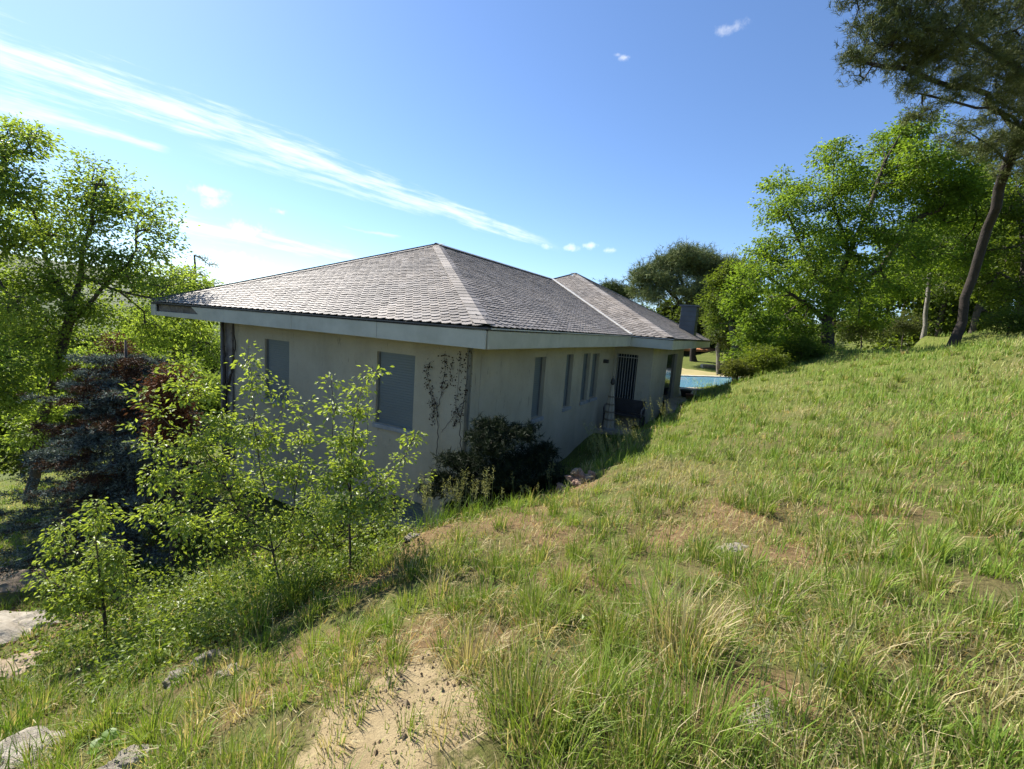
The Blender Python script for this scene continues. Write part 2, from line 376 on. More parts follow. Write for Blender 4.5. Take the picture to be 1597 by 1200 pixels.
# ------------------------------------------------------------------ materials
def mk_mats():
    # stucco: cream render with rain streaks and grime of their own shape
    m, t, p, o = new_mat('stucco')
    tc = N(t, 'ShaderNodeTexCoord'); vec = tc.outputs['Object']
    base = ramp(t, noise(t, 1.1, 7, .6, vec=vec), [(.3, (.39, .335, .235)), (.7, (.47, .41, .30))])
    mp = N(t, 'ShaderNodeMapping'); t.links.new(vec, mp.inputs[0]); mp.inputs['Scale'].default_value = (1.3, 1.3, .35)
    st = ramp(t, noise(t, 1.6, 6, .65, vec=mp.outputs[0]), [(.5, (0, 0, 0)), (.78, (.5, .5, .5))])
    c = mixc(t, st, base, (.25, .225, .175))
    sp = ramp(t, noise(t, 26, 5, .7, vec=vec), [(.60, (0, 0, 0)), (.72, (.6, .6, .6))])
    c = mixc(t, sp, c, (.24, .215, .17))
    mp2 = N(t, 'ShaderNodeMapping'); t.links.new(vec, mp2.inputs[0]); mp2.inputs['Scale'].default_value = (9, 9, 2.0)
    dk = ramp(t, noise(t, 1.4, 7, .7, vec=mp2.outputs[0]), [(.61, (0, 0, 0)), (.70, (.75, .75, .75))])
    c = mixc(t, dk, c, (.13, .125, .115))
    t.links.new(c, p.inputs['Base Color']); p.inputs['Roughness'].default_value = .92; p.inputs['Specular IOR Level'].default_value = .2
    n1 = noise(t, 60, 5, .6, vec=vec); n2 = noise(t, 9, 4, .6, vec=vec)
    ad = N(t, 'ShaderNodeMath', operation='MULTIPLY_ADD'); t.links.new(n1, ad.inputs[0]); ad.inputs[1].default_value = .5; t.links.new(n2, ad.inputs[2])
    bump(t, p, ad.outputs[0], .5, .02)
    # slates: each piece takes its own tone from its mesh island / object
    for nm, src in (('slate', 'isl'), ('slate_piece', 'obj')):
        m, t, p, o = new_mat(nm)
        if src == 'isl': rnd = N(t, 'ShaderNodeNewGeometry').outputs['Random Per Island']
        else: rnd = N(t, 'ShaderNodeObjectInfo').outputs['Random']
        geo = N(t, 'ShaderNodeNewGeometry')
        c = ramp(t, rnd, [(0, (.15, .136, .122)), (.35, (.205, .188, .170)), (.7, (.245, .225, .205)), (1, (.285, .265, .243))])
        lich = ramp(t, noise(t, 6, 8, .72, vec=geo.outputs['Position']), [(.47, (0, 0, 0)), (.66, (.5, .5, .5))])
        c = mixc(t, lich, c, (.14, .125, .105))
        big = ramp(t, noise(t, .7, 5, .6, vec=geo.outputs['Position']), [(.3, (.78, .78, .8)), (.7, (1.15, 1.1, 1.06))])
        c = mixc(t, 1.0, c, big, 'MULTIPLY')
        t.links.new(c, p.inputs['Base Color']); p.inputs['Roughness'].default_value = .66; p.inputs['Specular IOR Level'].default_value = .28
        bump(t, p, noise(t, 45, 6, .7, vec=geo.outputs['Position']), .35, .006)
    plain('fascia_paint', (.48, .455, .37), (.37, .35, .28), 2.2, .55, .15, .003, 30)
    plain('fascia_edge', (.55, .54, .50), (.38, .36, .33), 2.5, .45)
    plain('drip_metal', (.10, .09, .085), (.055, .05, .05), 3, .5)
    plain('rotten_wood', (.21, .18, .145), (.08, .065, .05), 5, .9, .7, .012, 22)
    plain('shutter', (.165, .182, .172), (.135, .15, .142), .8, .5)
    plain('sill_stone', (.34, .34, .33), (.25, .25, .24), 6, .8, .3, .004, 60)
    plain('zinc', (.21, .205, .18), (.14, .135, .12), 3, .5, metal=.3)
    plain('old_pipe', (.13, .10, .085), (.22, .20, .18), 4, .7)
    plain('dark_gap', (.02, .02, .02), (.03, .028, .025), 3, .8)
    m, t, p, o = new_mat('dark_glass'); p.inputs['Base Color'].default_value = (.02, .024, .026, 1); p.inputs['Roughness'].default_value = .08
    plain('bar_paint', (.42, .40, .36), (.32, .30, .27), 5, .6)
    plain('soffit_wood', (.30, .26, .20), (.23, .2, .15), 2, .8)
    plain('bark', (.085, .068, .052), (.04, .033, .027), 7, .95, .9, .02, 26)
    plain('pine_bark', (.04, .03, .024), (.022, .018, .015), 6, .95, .9, .02, 20)
    plain('pale_bark', (.24, .22, .19), (.13, .115, .095), 5, .9, .6, .01, 30)
    plain('twig', (.075, .058, .042), (.045, .036, .028), 9, .9)
    plain('limestone', (.40, .36, .29), (.20, .17, .125), 3.2, .95, .9, .02, 24)
    plain('red_rock', (.40, .27, .20), (.24, .15, .10), 5, .95, .9, .015, 30)
    plain('tan_rock', (.38, .30, .20), (.22, .165, .11), 4, .95, .9, .015, 26)
    plain('white_paint', (.72, .74, .76), (.60, .62, .64), 3, .5)
    plain('terrace', (.40, .33, .25), (.30, .25, .19), 2, .9, .3, .005, 20)
    plain('coping', (.55, .50, .41), (.43, .39, .31), 2, .85)
    plain('dry_lawn', (.36, .29, .13), (.24, .22, .09), .8, .95, .5, .03, 9)
    plain('roof_tile', (.46, .20, .09), (.33, .13, .06), 4, .8, .4, .02, 6)
    plain('shed_wall', (.06, .05, .042), (.035, .03, .026), 2, .9)
    plain('canvas', (.50, .42, .30), (.40, .33, .23), 6, .9)
    plain('canvas_stripe', (.27, .21, .14), (.22, .17, .11), 6, .9)
    plain('dark_wood', (.06, .05, .045), (.035, .03, .027), 6, .6)
    plain('grey_wood', (.20, .18, .15), (.14, .12, .10), 8, .7)
    plain('terracotta', (.30, .13, .075), (.21, .09, .055), 4, .85)
    plain('concrete', (.38, .36, .32), (.28, .26, .23), 3, .9, .4, .006, 30)
    m, t, p, o = new_mat('pool_water'); p.inputs['Base Color'].default_value = (.16, .36, .50, 1); p.inputs['Roughness'].default_value = .06; p.inputs['IOR'].default_value = 1.33
    bump(t, p, noise(t, 2.2, 3, .5), .12, .02)
    leafmat('oak_leaf', .6, .5, .25); leafmat('shrub_leaf', .5, .45, .35); leafmat('grass_blade', .38, .55, .25, (1.2, 1.15, .6))
    leafmat('needle', .12, .65, .12, (1, 1.1, .7)); leafmat('dry_leaf', .2, .7, .15, (1.1, 1, .8))
mk_mats()
M = MATS

# ------------------------------------------------------------------ house
LF = 10.56; SL = 0.437; HR = LF / 2 * SL          # main roof: eave length, slope, ridge height
VK = 8.86; WU = -1.31; A2 = 5.7; SL2 = 0.468; H2 = A2 * SL2   # wing pyramid
OV = 0.70; UL = 8.42                              # overhang; left end of the front wall
house = empty('house', hw(0, 0, -ZB), 'low cream stucco house with grey slate hipped roof and closed shutters', 'house')
house.rotation_euler = (0, 0, math.atan2(-Uu[1], -Uu[0]))

def hbox(u0, u1, v0, v1, z0, z1, mb=None):
    mb = mb or MB(); return mb.box(-u1, -u0, v0, v1, z0 + ZB, z1 + ZB)

def wall_holes(name, axis, pos, thick, a0, a1, z0, z1, holes, mat, rev=.16):
    """axis 'v': plane v=pos with a=u ; axis 'u': plane u=pos with a=v. outer face towards -axis; holes (a0,a1,z0,z1)"""
    mb = MB()
    A = sorted(set([a0, a1] + [h for q in holes for h in q[:2]])); Z = sorted(set([z0, z1] + [h for q in holes for h in q[2:]]))
    P = (lambda a, z, d: hl(a, pos + d, z)) if axis == 'v' else (lambda a, z, d: hl(pos + d, a, z))
    for i in range(len(A) - 1):
        for j in range(len(Z) - 1):
            ca = (A[i] + A[i + 1]) / 2; cz = (Z[j] + Z[j + 1]) / 2
            if any(q[0] < ca < q[1] and q[2] < cz < q[3] for q in holes): continue
            for d in (0, thick):
                mb.add([P(A[i], Z[j], d), P(A[i + 1], Z[j], d), P(A[i + 1], Z[j + 1], d), P(A[i], Z[j + 1], d)], [(0, 1, 2, 3)])
    for q in holes + [(a0, a1, z0, z1)]:
        c = [(q[0], q[2]), (q[1], q[2]), (q[1], q[3]), (q[0], q[3])]
        for k in range(4):
            (x0, y0), (x1, y1) = c[k], c[(k + 1) % 4]
            mb.add([P(x0, y0, 0), P(x1, y1, 0), P(x1, y1, thick), P(x0, y0, thick)], [(0, 1, 2, 3)])
    return mb.build(name, mat, house)

def shutter_window(axis, pos, a0, a1, z0, z1, label=None, sill=True, rec=.065):
    """closed roller shutter made of slats in a recess, guide rails and a sill"""
    P = (lambda a, z, d: hl(a, pos + d, z)) if axis == 'v' else (lambda a, z, d: hl(pos + d, a, z))
    mb = MB(); n = int(round((z1 - z0) / .052)); h = (z1 - z0) / n
    for i in range(n):
        zb = z0 + i * h
        prof = [(zb + .001, rec + .004), (zb + .006, rec), (zb + h - .005, rec), (zb + h - .001, rec + .004), (zb + h - .001, rec + .03), (zb + .002, rec + .03)]
        poly0 = [P(a0, z, d) for z, d in prof]; poly1 = [P(a1, z, d) for z, d in prof]
        k = len(prof)
        mb.add(poly0 + poly1, [tuple(range(k)), tuple(range(k, 2 * k))[::-1]] + [(i2, (i2 + 1) % k, k + (i2 + 1) % k, k + i2) for i2 in range(k)])
    w = mb.build('window', M['shutter'], house)
    if label: w['label'] = label
    for a in (a0, a1):
        rails = MB()
        s = 1 if a == a0 else -1
        x = sorted((a + s * .001, a + s * .035))
        c = [P(x[0], z0, rec - .025), P(x[1], z0, rec - .025), P(x[1], z0, rec + .012), P(x[0], z0, rec + .012)]
        rails.prism(c, (0, 0, z1 - z0 - .002)); rails.build('guide_rail', M['zinc'], w)
    if sill:
        mb = MB(); x0, x1 = a0 - .03, a1 + .03
        c = [P(x0, z0 - .09, -.05), P(x1, z0 - .09, -.05), P(x1, z0 - .09, rec + .02), P(x0, z0 - .09, rec + .02)]
        mb.prism(c, (0, 0, .085)); mb.build('sill', M['sill_stone'], w, bevel=.006)
    return w

FW = [(2.02, 3.02, -2.10, -.63), (5.80, 6.72, -2.12, -.66)]
BW = (1.62, 2.50, -4.02, -3.52)
wall_holes('wall', 'v', OV, .28, OV, UL, -4.6, -.30, FW + [BW], M['stucco'])
shutter_window('v', OV, *FW[0]); shutter_window('v', OV, *FW[1])
shutter_window('v', OV, *BW, label='dark basement window low in the front wall', sill=False, rec=.10)
SW = [(3.25, 3.85, -2.05, -.60), (5.15, 5.65, -2.02, -.58), (6.45, 7.05, -2.0, -.58), (7.25, 7.90, -2.0, -.60)]
wall_holes('wall', 'u', OV, .28, OV + .29, VK + OV - .01, -4.6, -.30, SW, M['stucco'])
for q in SW: shutter_window('u', OV, *q, rec=.12)
# wing front wall with the barred window, wing side wall with an opening, left and back walls
DW = (-.12, .60, -2.35, -.62)
wall_holes('wall', 'v', VK + OV, .28, WU + OV, OV, -3.4, -.30, [DW], M['stucco'])
wall_holes('wall', 'u', WU + OV, .28, VK + OV + .29, 16.3, -3.4, -.30, [(12.3, 14.6, -2.8, -.62)], M['stucco'])
hbox(WU + OV + .1, WU + OV + .14, 12.3, 14.6, -2.8, -.62).build('glass_door', M['dark_glass'], house)
hbox(UL - .28, UL, OV + .29, 19, -4.6, -.31).build('wall', M['stucco'], house)
hbox(WU + OV + .3, UL - .29, 16.0, 16.28, -4.6, -.31).build('wall', M['stucco'], house)
# barred window: glass, frame, each bar, shelf rail
bw = MB().box(-DW[1], -DW[0], VK + OV + .12, VK + OV + .14, DW[2] + ZB, DW[3] + ZB).build('window', M['dark_glass'], house)
bw['label'] = 'barred window beside the terrace'
for i in range(8):
    u = DW[0] + .05 + i * .09
    MB().tube([hl(u, VK + OV + .05, DW[2]), hl(u, VK + OV + .05, DW[3])], .009, 6).build('bar', M['bar_paint'], bw)
for z in (DW[2] + .02, DW[2] + .16, DW[3] - .12):
    hbox(DW[0], DW[1], VK + OV + .035, VK + OV + .06, z, z + .025).build('bar', M['bar_paint'], bw)
hbox(DW[0] - .04, DW[1] + .03, VK + OV - .05, VK + OV + .1, DW[2] - .07, DW[2] - .005).build('sill', M['sill_stone'], bw)

# soffits
hbox(.05, LF - .05, .05, OV - .005, -.315, -.285).build('soffit', M['soffit_wood'], house)
hbox(.05, OV - .005, OV + .01, VK + OV - .01, -.314, -.284).build('soffit', M['soffit_wood'], house)
hbox(WU + .05, OV - .01, VK + .05, VK + OV - .01, -.325, -.295).build('soffit', M['soffit_wood'], house)
hbox(WU + .05, WU + OV - .01, VK + OV + .005, VK + 2 * A2 - .05, -.324, -.294).build('soffit', M['soffit_wood'], house)
hbox(UL + .01, LF - .05, OV + .01, 19, -.316, -.286).build('soffit', M['soffit_wood'], house)
hbox(WU + OV + .01, UL - .3, 16.3, VK + 2 * A2 - .05, -.318, -.288).build('soffit', M['soffit_wood'], house)

# fascia panels
FH = -.325
def slab(poly, d, name, mat, label=None, bevel=.004):
    o = MB().prism([hl(*p) for p in poly], d).build(name, mat, house, bevel=bevel)
    if label: o['label'] = label
    return o
joints = [0.02, 2.35, 4.75, 7.2]
for i in range(3):
    a, b = joints[i] + (.003 if i else 0), joints[i + 1] - .003
    dz = (.0, .003, -.002)[i]
    slab([(a, 0, FH + dz), (b, 0, FH + dz), (b, 0, -.01), (a, 0, -.01)], (0, .03, 0), 'fascia_board', M['fascia_paint'])
slab([(7.203, 0, FH), (8.02, 0, FH), (8.62, 0, -.01), (7.203, 0, -.01)], (0, .03, 0), 'fascia_board', M['fascia_paint'], 'fascia board broken off at a slant')
slab([(8.05, .012, FH), (10.32, .012, FH), (10.32, .012, -.215), (8.25, .012, -.20)], (0, .02, 0), 'fascia_board', M['fascia_paint'], 'lower strip of torn fascia')
slab([(8.1, .075, FH + .02), (10.32, .075, FH + .02), (10.32, .075, -.012), (8.1, .075, -.012)], (0, .03, 0), 'backing_board', M['rotten_wood'], 'bare weathered timber behind the torn fascia')
slab([(10.325, 0, FH), (LF + .01, 0, FH), (LF + .01, 0, -.01), (10.325, 0, -.01)], (0, .035, 0), 'fascia_board', M['fascia_paint'])
# side fascia, leaving the open slit at the near corner
side = [(.035, 2.9), (2.9, 5.9), (5.9, VK - .004)]
for i, (a, b) in enumerate(side):
    lo = .055 if i == 0 else a + .003
    slab([(0, lo, FH + (.0, .004, -.003)[i]), (0, b - .003, FH), (0, b - .003, -.01), (0, a + .003, -.01)], (-.03, 0, 0), 'fascia_board', M['fascia_paint'])
slab([(WU + .033, VK, FH), (.03, VK, FH), (.03, VK, -.01), (WU + .033, VK, -.01)], (0, .03, 0), 'fascia_board', M['fascia_paint'])
for a, b in ((VK, VK + 5.0), (VK + 5.0, VK + 2 * A2)):
    slab([(WU, a + .004, FH), (WU, b - .003, FH), (WU, b - .003, -.01), (WU, a + .004, -.01)], (-.03, 0, 0), 'fascia_board', M['fascia_paint'])
hbox(LF - .03, LF, .04, 19, FH, -.01).build('fascia_board', M['fascia_paint'], house)
# drip edges on top of the fascia
for (u0_, u1_, v0_, v1_, mt) in ((-.02, LF + .03, -.03, .07, 'drip_metal'), (-.03, .07, .072, VK - .034, 'fascia_edge'), (WU - .02, .03, VK - .03, VK + .07, 'fascia_edge'), (WU - .03, WU + .07, VK + .072, VK + 2 * A2 + .02, 'drip_metal')):
    hbox(u0_, u1_, v0_, v1_, -.009, .013).build('drip_edge', M[mt], house)

# roof decks
def deck(pts, name='roof_deck'):
    # thin solid below the slates
    top = [hl(*p) for p in pts]
    return MB().prism([(x, y, z - .065) for x, y, z in top], (0, 0, .04)).build(name, M['dark_gap'], house)
VR_ = VK + HR / SL2
apexU, apexV = LF / 2, LF / 2
deck([(0, .0, 0.03), (LF, .0, 0.03), (apexU, apexV, HR + .03)])
deck([(0, 0, .03), (apexU, apexV, HR + .03), (apexU, VR_, HR + .03), (0, VK, .03)])
deck([(LF, 0, .03), (apexU, apexV, HR + .03), (apexU, 19, HR + .03), (LF, 19, .03)])
a2u, a2v = WU + A2, VK + A2
deck([(WU, VK, .03), (WU + 2 * A2, VK, .03), (a2u, a2v, H2 + .03)])
deck([(WU, VK, .03), (a2u, a2v, H2 + .03), (WU, VK + 2 * A2, .03)])
deck([(WU, VK + 2 * A2, .03), (a2u, a2v, H2 + .03), (WU + 2 * A2, VK + 2 * A2, .03)])
deck([(WU + 2 * A2, VK, .03), (a2u, a2v, H2 + .03), (WU + 2 * A2, VK + 2 * A2, .03)])

# slates: a hexagonal-tailed plate, one mesh shared by the near pieces
SWD, EXP, SLEN, STH = .205, .125, .27, .012
def slate_verts():
    w = SWD / 2 - .003; c = .062
    out = [(-w, SLEN), (-w, c), (-w + c * 1.05, 0), (w - c * 1.05, 0), (w, c), (w, SLEN)]
    # lower edge proud, head tucked under the course above
    V_ = [(x, y, .030 * (1 - y / SLEN) + .002) for x, y in out] + [(x, y, .030 * (1 - y / SLEN) + .002 + STH) for x, y in out]
    F_ = [(5, 4, 3, 2, 1, 0), (6, 7, 8, 9, 10, 11)] + [(i, (i + 1) % 6, 6 + (i + 1) % 6, 6 + i) for i in range(6)]
    return np.array(V_), F_
slV, slF = slate_verts()
def inside(poly, p):
    n = len(poly); s = 0
    for i in range(n):
        a, b = poly[i], poly[(i + 1) % n]
        c = (b[0] - a[0]) * (p[1] - a[1]) - (b[1] - a[1]) * (p[0] - a[0])
        if c == 0: continue
        if s == 0: s = 1 if c > 0 else -1
        elif (c > 0) != (s > 0): return False
    return True
def slate_plane(origin, du, up, slope, run, poly, seed):
    """origin on the eave (u,v); du unit along eave; up unit inwards; returns list of 4x4 local matrices"""
    rng = random.Random(seed); res = []
    cs = 1 / math.sqrt(1 + slope * slope); sn = slope * cs
    rows = int(run / cs / EXP) + 2
    ex = np.array([-du[0], du[1], 0.0]); ey = np.array([-up[0] * cs, up[1] * cs, sn]); ez = np.cross(ex, ey)
    if ez[2] < 0: ex = -ex; ez = np.cross(ex, ey); flip = -1
    else: flip = 1
    for r in range(-0, rows):
        y = r * EXP - .03
        for k in range(-70, 120):
            x = (k + (.5 if r % 2 else 0)) * SWD
            pu = origin[0] + du[0] * x + up[0] * (y + .08) * cs; pv = origin[1] + du[1] * x + up[1] * (y + .08) * cs
            if not inside(poly, (pu, pv)): continue
            bu = origin[0] + du[0] * x + up[0] * y * cs; bv = origin[1] + du[1] * x + up[1] * y * cs
            pos = np.array(hl(bu, bv, y * sn + .012)) + ez * rng.uniform(-.001, .003)
            a = rng.gauss(0, .012) + (rng.gauss(0, .09) if rng.random() < .03 else 0); tilt = rng.gauss(0, .012)
            X = ex * math.cos(a) + ey * math.sin(a); Y_ = -ex * math.sin(a) + ey * math.cos(a)
            Y2 = Y_ * math.cos(tilt) + ez * math.sin(tilt); Z2 = np.cross(X, Y2)
            res.append((pos + X * rng.gauss(0, .003), X, Y2, Z2))
    return res
def shrink(poly, s=.0): return poly
planes = []
planes += slate_plane((0, 0), (1, 0), (0, 1), SL, LF / 2, [(.13, 0), (LF - .13, 0), (apexU, apexV - .13)], 1)
planes += slate_plane((0, 0), (0, 1), (1, 0), SL, LF / 2, [(0, .13), (apexU - .02, apexV + .11), (apexU - .02, VR_), (0, VK)], 2)
planes += slate_plane((0, VK), (1, 0), (0, 1), SL2, A2, [(WU + .13, VK), (0, VK), (apexU - .05, VR_), (a2u, a2v - .13)], 3)
planes += slate_plane((WU, VK), (0, 1), (1, 0), SL2, A2, [(WU, VK + .13), (a2u - .13, a2v), (WU, VK + 2 * A2 - .13)], 4)
hm = np.array([[-Uu[0], Vv[0], 0, 0], [-Uu[1], Vv[1], 0, 0], [0, 0, 1, 0]])[:, :3]
org = hw(0, 0, -ZB)
dists = [np.linalg.norm(hm @ p[0] + org - EYE) for p in planes]
order = np.argsort(dists)
roof = MB()   # dummy owner mesh: the ridge board, so slates are sub-parts of the roof
hbox(apexU - .04, apexU + .04, apexV, VR_, HR - .06, HR + .02, roof)
roof_o = roof.build('roof', M['dark_gap'], house)
sl_me = bpy.data.meshes.new('slate'); sl_me.from_pydata([tuple(v) for v in slV], [], slF); sl_me.materials.append(M['slate_piece'])
for i in order[:300]:
    pos, X, Y_, Z_ = planes[i]
    o = bpy.data.objects.new('slate', sl_me); COL.objects.link(o); o.parent = roof_o
    o.matrix_local = Matrix(((X[0], Y_[0], Z_[0], pos[0]), (X[1], Y_[1], Z_[1], pos[1]), (X[2], Y_[2], Z_[2], pos[2]), (0, 0, 0, 1)))
rest = [planes[i] for i in order[300:]]
Pm = np.array([p[0] for p in rest]); Xm = np.array([p[1] for p in rest]); Ym = np.array([p[2] for p in rest]); Zm = np.array([p[3] for p in rest])
VV = (Pm[:, None] + slV[None, :, :1] * Xm[:, None] + slV[None, :, 1:2] * Ym[:, None] + slV[None, :, 2:] * Zm[:, None]).reshape(-1, 3)
base = (np.arange(len(rest)) * 12)[:, None]
F6 = np.concatenate([base + np.array(f)[None] for f in slF[:2]]); F4 = np.concatenate([base + np.array(f)[None] for f in slF[2:]])
o = link('slate', np_mesh('slates', VV, [F6, F4]), roof_o, M['slate']); o['kind'] = 'stuff'

# hip, ridge and valley pieces
def strip(p0, p1, w, side_dir, n, name, mat, lift=.066, th=.006):
    """overlapping flat pieces from p0 up to p1, spreading by w towards side_dir (u,v,z vectors)"""
    p0 = np.array(p0, float); p1 = np.array(p1, float); sdv = np.array(side_dir, float)
    L = np.linalg.norm(p1 - p0); d = (p1 - p0) / L; st = L / n
    mb = MB()
    for i in range(n):
        a = p0 + d * (i * st); b = p0 + d * min((i + 1.25) * st, L + .03)
        q = [a + (0, 0, lift + .007), a + sdv * w + (0, 0, lift + .007), b + sdv * w + (0, 0, lift - .004), b + (0, 0, lift - .004)]
        mb.prism([hl(*x) for x in q], (0, 0, th))
    return mb.build(name, mat, roof_o)
def hip(c, ap, fu, fv, n, names=('hip_slates', 'hip_slates')):
    cs = math.hypot(*(np.array(ap[:2]) - np.array(c[:2])))
    strip(c, ap, .25, fu, n, names[0], M['slate']); strip(c, ap, .22, fv, n, names[1], M['slate'])
hip((.02, .02, 0), (apexU, apexV, HR), (1, 0, 0), (0, 1, 0), 34)
hip((LF - .02, .02, 0), (apexU, apexV, HR), (-1, 0, 0), (0, 1, 0), 34)
hip((WU + .02, VK + .02, 0), (a2u, a2v, H2), (1, 0, 0), (0, 1, 0), 34)
hip((WU + .02, VK + 2 * A2 - .02, 0), (a2u, a2v, H2), (1, 0, 0), (0, -1, 0), 34)
# left hips get a dark metal cap line, ridge a zinc capping
def capline(p0, p1, r, name, mat):
    MB().tube([np.array(hl(*p0)), np.array(hl(*p1))], r, 6).build(name, mat, roof_o)
capline((LF - .02, .02, .075), (apexU, apexV, HR + .075), .028, 'hip_cap', M['drip_metal'])
mb = MB()
for s in (-1, 1):
    q = [(apexU, apexV - .1, HR + .085), (apexU + s * .16, apexV - .1, HR + .085 - .16 * SL), (apexU + s * .16, VR_ + .05, HR + .085 - .16 * SL), (apexU, VR_ + .05, HR + .085)]
    mb.prism([hl(*x) for x in q], (0, 0, .01))
mb.build('ridge_cap', M['zinc'], roof_o)
capline((WU + 2 * A2 - .3, VK + .3, .2), (a2u, a2v, H2 + .07), .03, 'hip_cap', M['zinc'])
capline((WU + .3, VK + 2 * A2 - .3, .2), (a2u, a2v, H2 + .07), .03, 'hip_cap', M['zinc'])
mb = MB()
q0 = np.array((-.02, VK, .055)); q1 = np.array((apexU - .05, VR_ - .02, HR + .055))
mb.prism([hl(*(q0 + (-.02, .0, 0))), hl(*(q0 + (.07, -.03, .02))), hl(*(q1 + (.05, -.05, .02))), hl(*(q1 + (-.04, .04, .02)))], (0, 0, .02))
mb.build('valley_flashing', M['fascia_edge'], roof_o)
# chimney, slate clad, low on the far slope
cu, cv_, = -.62, 16.6
ch = MB()
z0c = SL2 * (cu - .35 - WU)
hbox(cu - .34, cu + .34, cv_ - .42, cv_ + .42, z0c - .3, z0c + 1.35, ch)
plain('chimney_clad', (.085, .10, .12), (.06, .07, .085), 2, .45)
cho = ch.build('chimney', M['chimney_clad'], house, bevel=.01)
hbox(cu - .42, cu + .42, cv_ - .50, cv_ + .50, z0c + 1.351, z0c + 1.42).build('cap', M['chimney_clad'], cho)
for k in range(6):
    hbox(cu - .352, cu + .352, cv_ - .432, cv_ + .432, z0c + .02 + k * .22, z0c + .03 + k * .22).build('course', M['drip_metal'], cho)

# downpipes
MB().tube([hl(OV + .02, OV - .10, -.30), hl(OV + .02, OV - .07, -.5), hl(OV + .02, OV - .07, -4.5)], .04, 8).build('downpipe', M['zinc'], house, True)
MB().tube([hl(UL - .05, OV - .08, -.30), hl(UL - .05, OV - .08, -4.5)], .05, 8).build('downpipe', M['old_pipe'], house, True)
o = hbox(UL - .42, UL - .12, OV - .05, OV - .004, -4.5, -.32).build('pilaster', M['old_pipe'], house)
# wall lamp by the barred window
lp = MB().box(-OV + 0, -OV + .16, 8.32, 8.46, -.92 + ZB, -.80 + ZB).build('wall_lamp', M['dark_wood'], house, bevel=.02)

# ------------------------------------------------------------------ plants: generators
def skeleton(paths, tips, rng, step, jit=.06, bow=.10, angk=.8):
    P = []; par = []; 
    for pi, path in enumerate(paths):
        path = [np.array(p, float) for p in path]
        if pi == 0: cur = -1
        else:
            A = np.array(P); cur = int(np.argmin(np.linalg.norm(A - path[0], axis=1)))
        for i in range(len(path) - 1):
            L = np.linalg.norm(path[i + 1] - path[i]); n = max(1, int(L / step))
            for k in range(n + (1 if i == len(path) - 2 else 0)):
                if pi > 0 and i == 0 and k == 0: continue
                q = path[i] + (path[i + 1] - path[i]) * (k / n)
                if len(P): q = q + rng.normal(0, jit * step, 3)
                P.append(q); par.append(cur); cur = len(P) - 1
    nt = len(P)
    cap = nt + len(tips) * 4
    A = np.zeros((cap, 3)); A[:nt] = P; D = np.zeros((cap, 3))
    for i in range(nt):
        if par[i] >= 0: D[i] = A[i] - A[par[i]]
        else: D[i] = (0, 0, 1)
    D[:nt] /= np.linalg.norm(D[:nt], axis=1)[:, None] + 1e-9
    d0 = np.min(np.linalg.norm(tips[:, None] - A[None, :nt], axis=2), axis=1)
    n = nt; tipn = []
    for ti in np.argsort(d0):
        tp = tips[ti]; dv = tp - A[:n]; dist = np.linalg.norm(dv, axis=1) + 1e-6
        cosv = np.einsum('ij,ij->i', dv, D[:n]) / dist
        c = dist * (1 + angk * (1 - cosv) * .5)
        j = int(np.argmin(c)); L = dist[j]; m = 1 if L < step * 1.5 else (2 if L < step * 4 else 3)
        prev = j; perp = rng.normal(0, 1, 3); perp[2] = abs(perp[2]) * .8
        for k in range(1, m + 1):
            f = k / m
            q = A[j] + dv[j] * f + perp * bow * L * math.sin(math.pi * f) * (1 if k < m else 0)
            A[n] = q; d = q - A[prev]; D[n] = d / (np.linalg.norm(d) + 1e-9); par.append(prev); prev = n; n += 1
        tipn.append(prev)
    return A[:n], np.array(par), D[:n], np.array(tipn), nt
def radii(par, rt, rb, e=1.95):
    n = len(par); acc = np.zeros(n); haschild = np.zeros(n, bool)
    haschild[par[par >= 0]] = True
    acc[~haschild] = rt ** e
    for i in range(n - 1, 0, -1):
        if par[i] >= 0: acc[par[i]] += acc[i]
    r = acc ** (1 / e); r = np.maximum(r, rt)
    return rt + (r - rt) * (rb - rt) / max(r[0] - rt, 1e-6)
def wood_mesh(name, A, par, r, flare=1.35):
    idx = np.where(par >= 0)[0]; Vs = []; Fs = []; off = 0
    p0 = A[par[idx]]; p1 = A[idx]; rp = r[par[idx]]; rc = r[idx]
    rp = np.minimum(rp, rc * 1.6 + .002); 
    if True:
        root = par[idx] == 0; rp = np.where(root, np.maximum(rp, rc * flare), rp)
    d = p1 - p0; L = np.linalg.norm(d, axis=1)[:, None] + 1e-9; d = d / L
    p1 = p1 + d * np.minimum(rc[:, None] * .3, L * .2)
    ref = np.where(np.abs(d[:, 2:3]) < .9, np.array([[0, 0, 1.]]), np.array([[1., 0, 0]]))
    a = np.cross(d, ref); a /= np.linalg.norm(a, axis=1)[:, None]; b = np.cross(d, a)
    for k, sel in ((8, rc > .06), (5, (rc <= .06) & (rc > .015)), (3, rc <= .015)):
        ii = np.where(sel)[0]
        if not len(ii): continue
        th = 2 * np.pi * np.arange(k) / k
        ring = np.cos(th)[None, :, None] * a[ii][:, None] + np.sin(th)[None, :, None] * b[ii][:, None]
        v0 = p0[ii][:, None] + ring * rp[ii][:, None, None]; v1 = p1[ii][:, None] + ring * rc[ii][:, None, None]
        Vs.append(np.concatenate([v0, v1], 1).reshape(-1, 3))
        base = off + np.arange(len(ii))[:, None] * 2 * k
        for j in range(k):
            j2 = (j + 1) % k
            Fs.append(np.stack([base[:, 0] + j, base[:, 0] + j2, base[:, 0] + k + j2, base[:, 0] + k + j], 1))
        off += len(ii) * 2 * k
    return np_mesh(name, np.concatenate(Vs), [np.concatenate(Fs)], smooth=True)
def unit(v): return v / (np.linalg.norm(v, axis=-1, keepdims=True) + 1e-9)
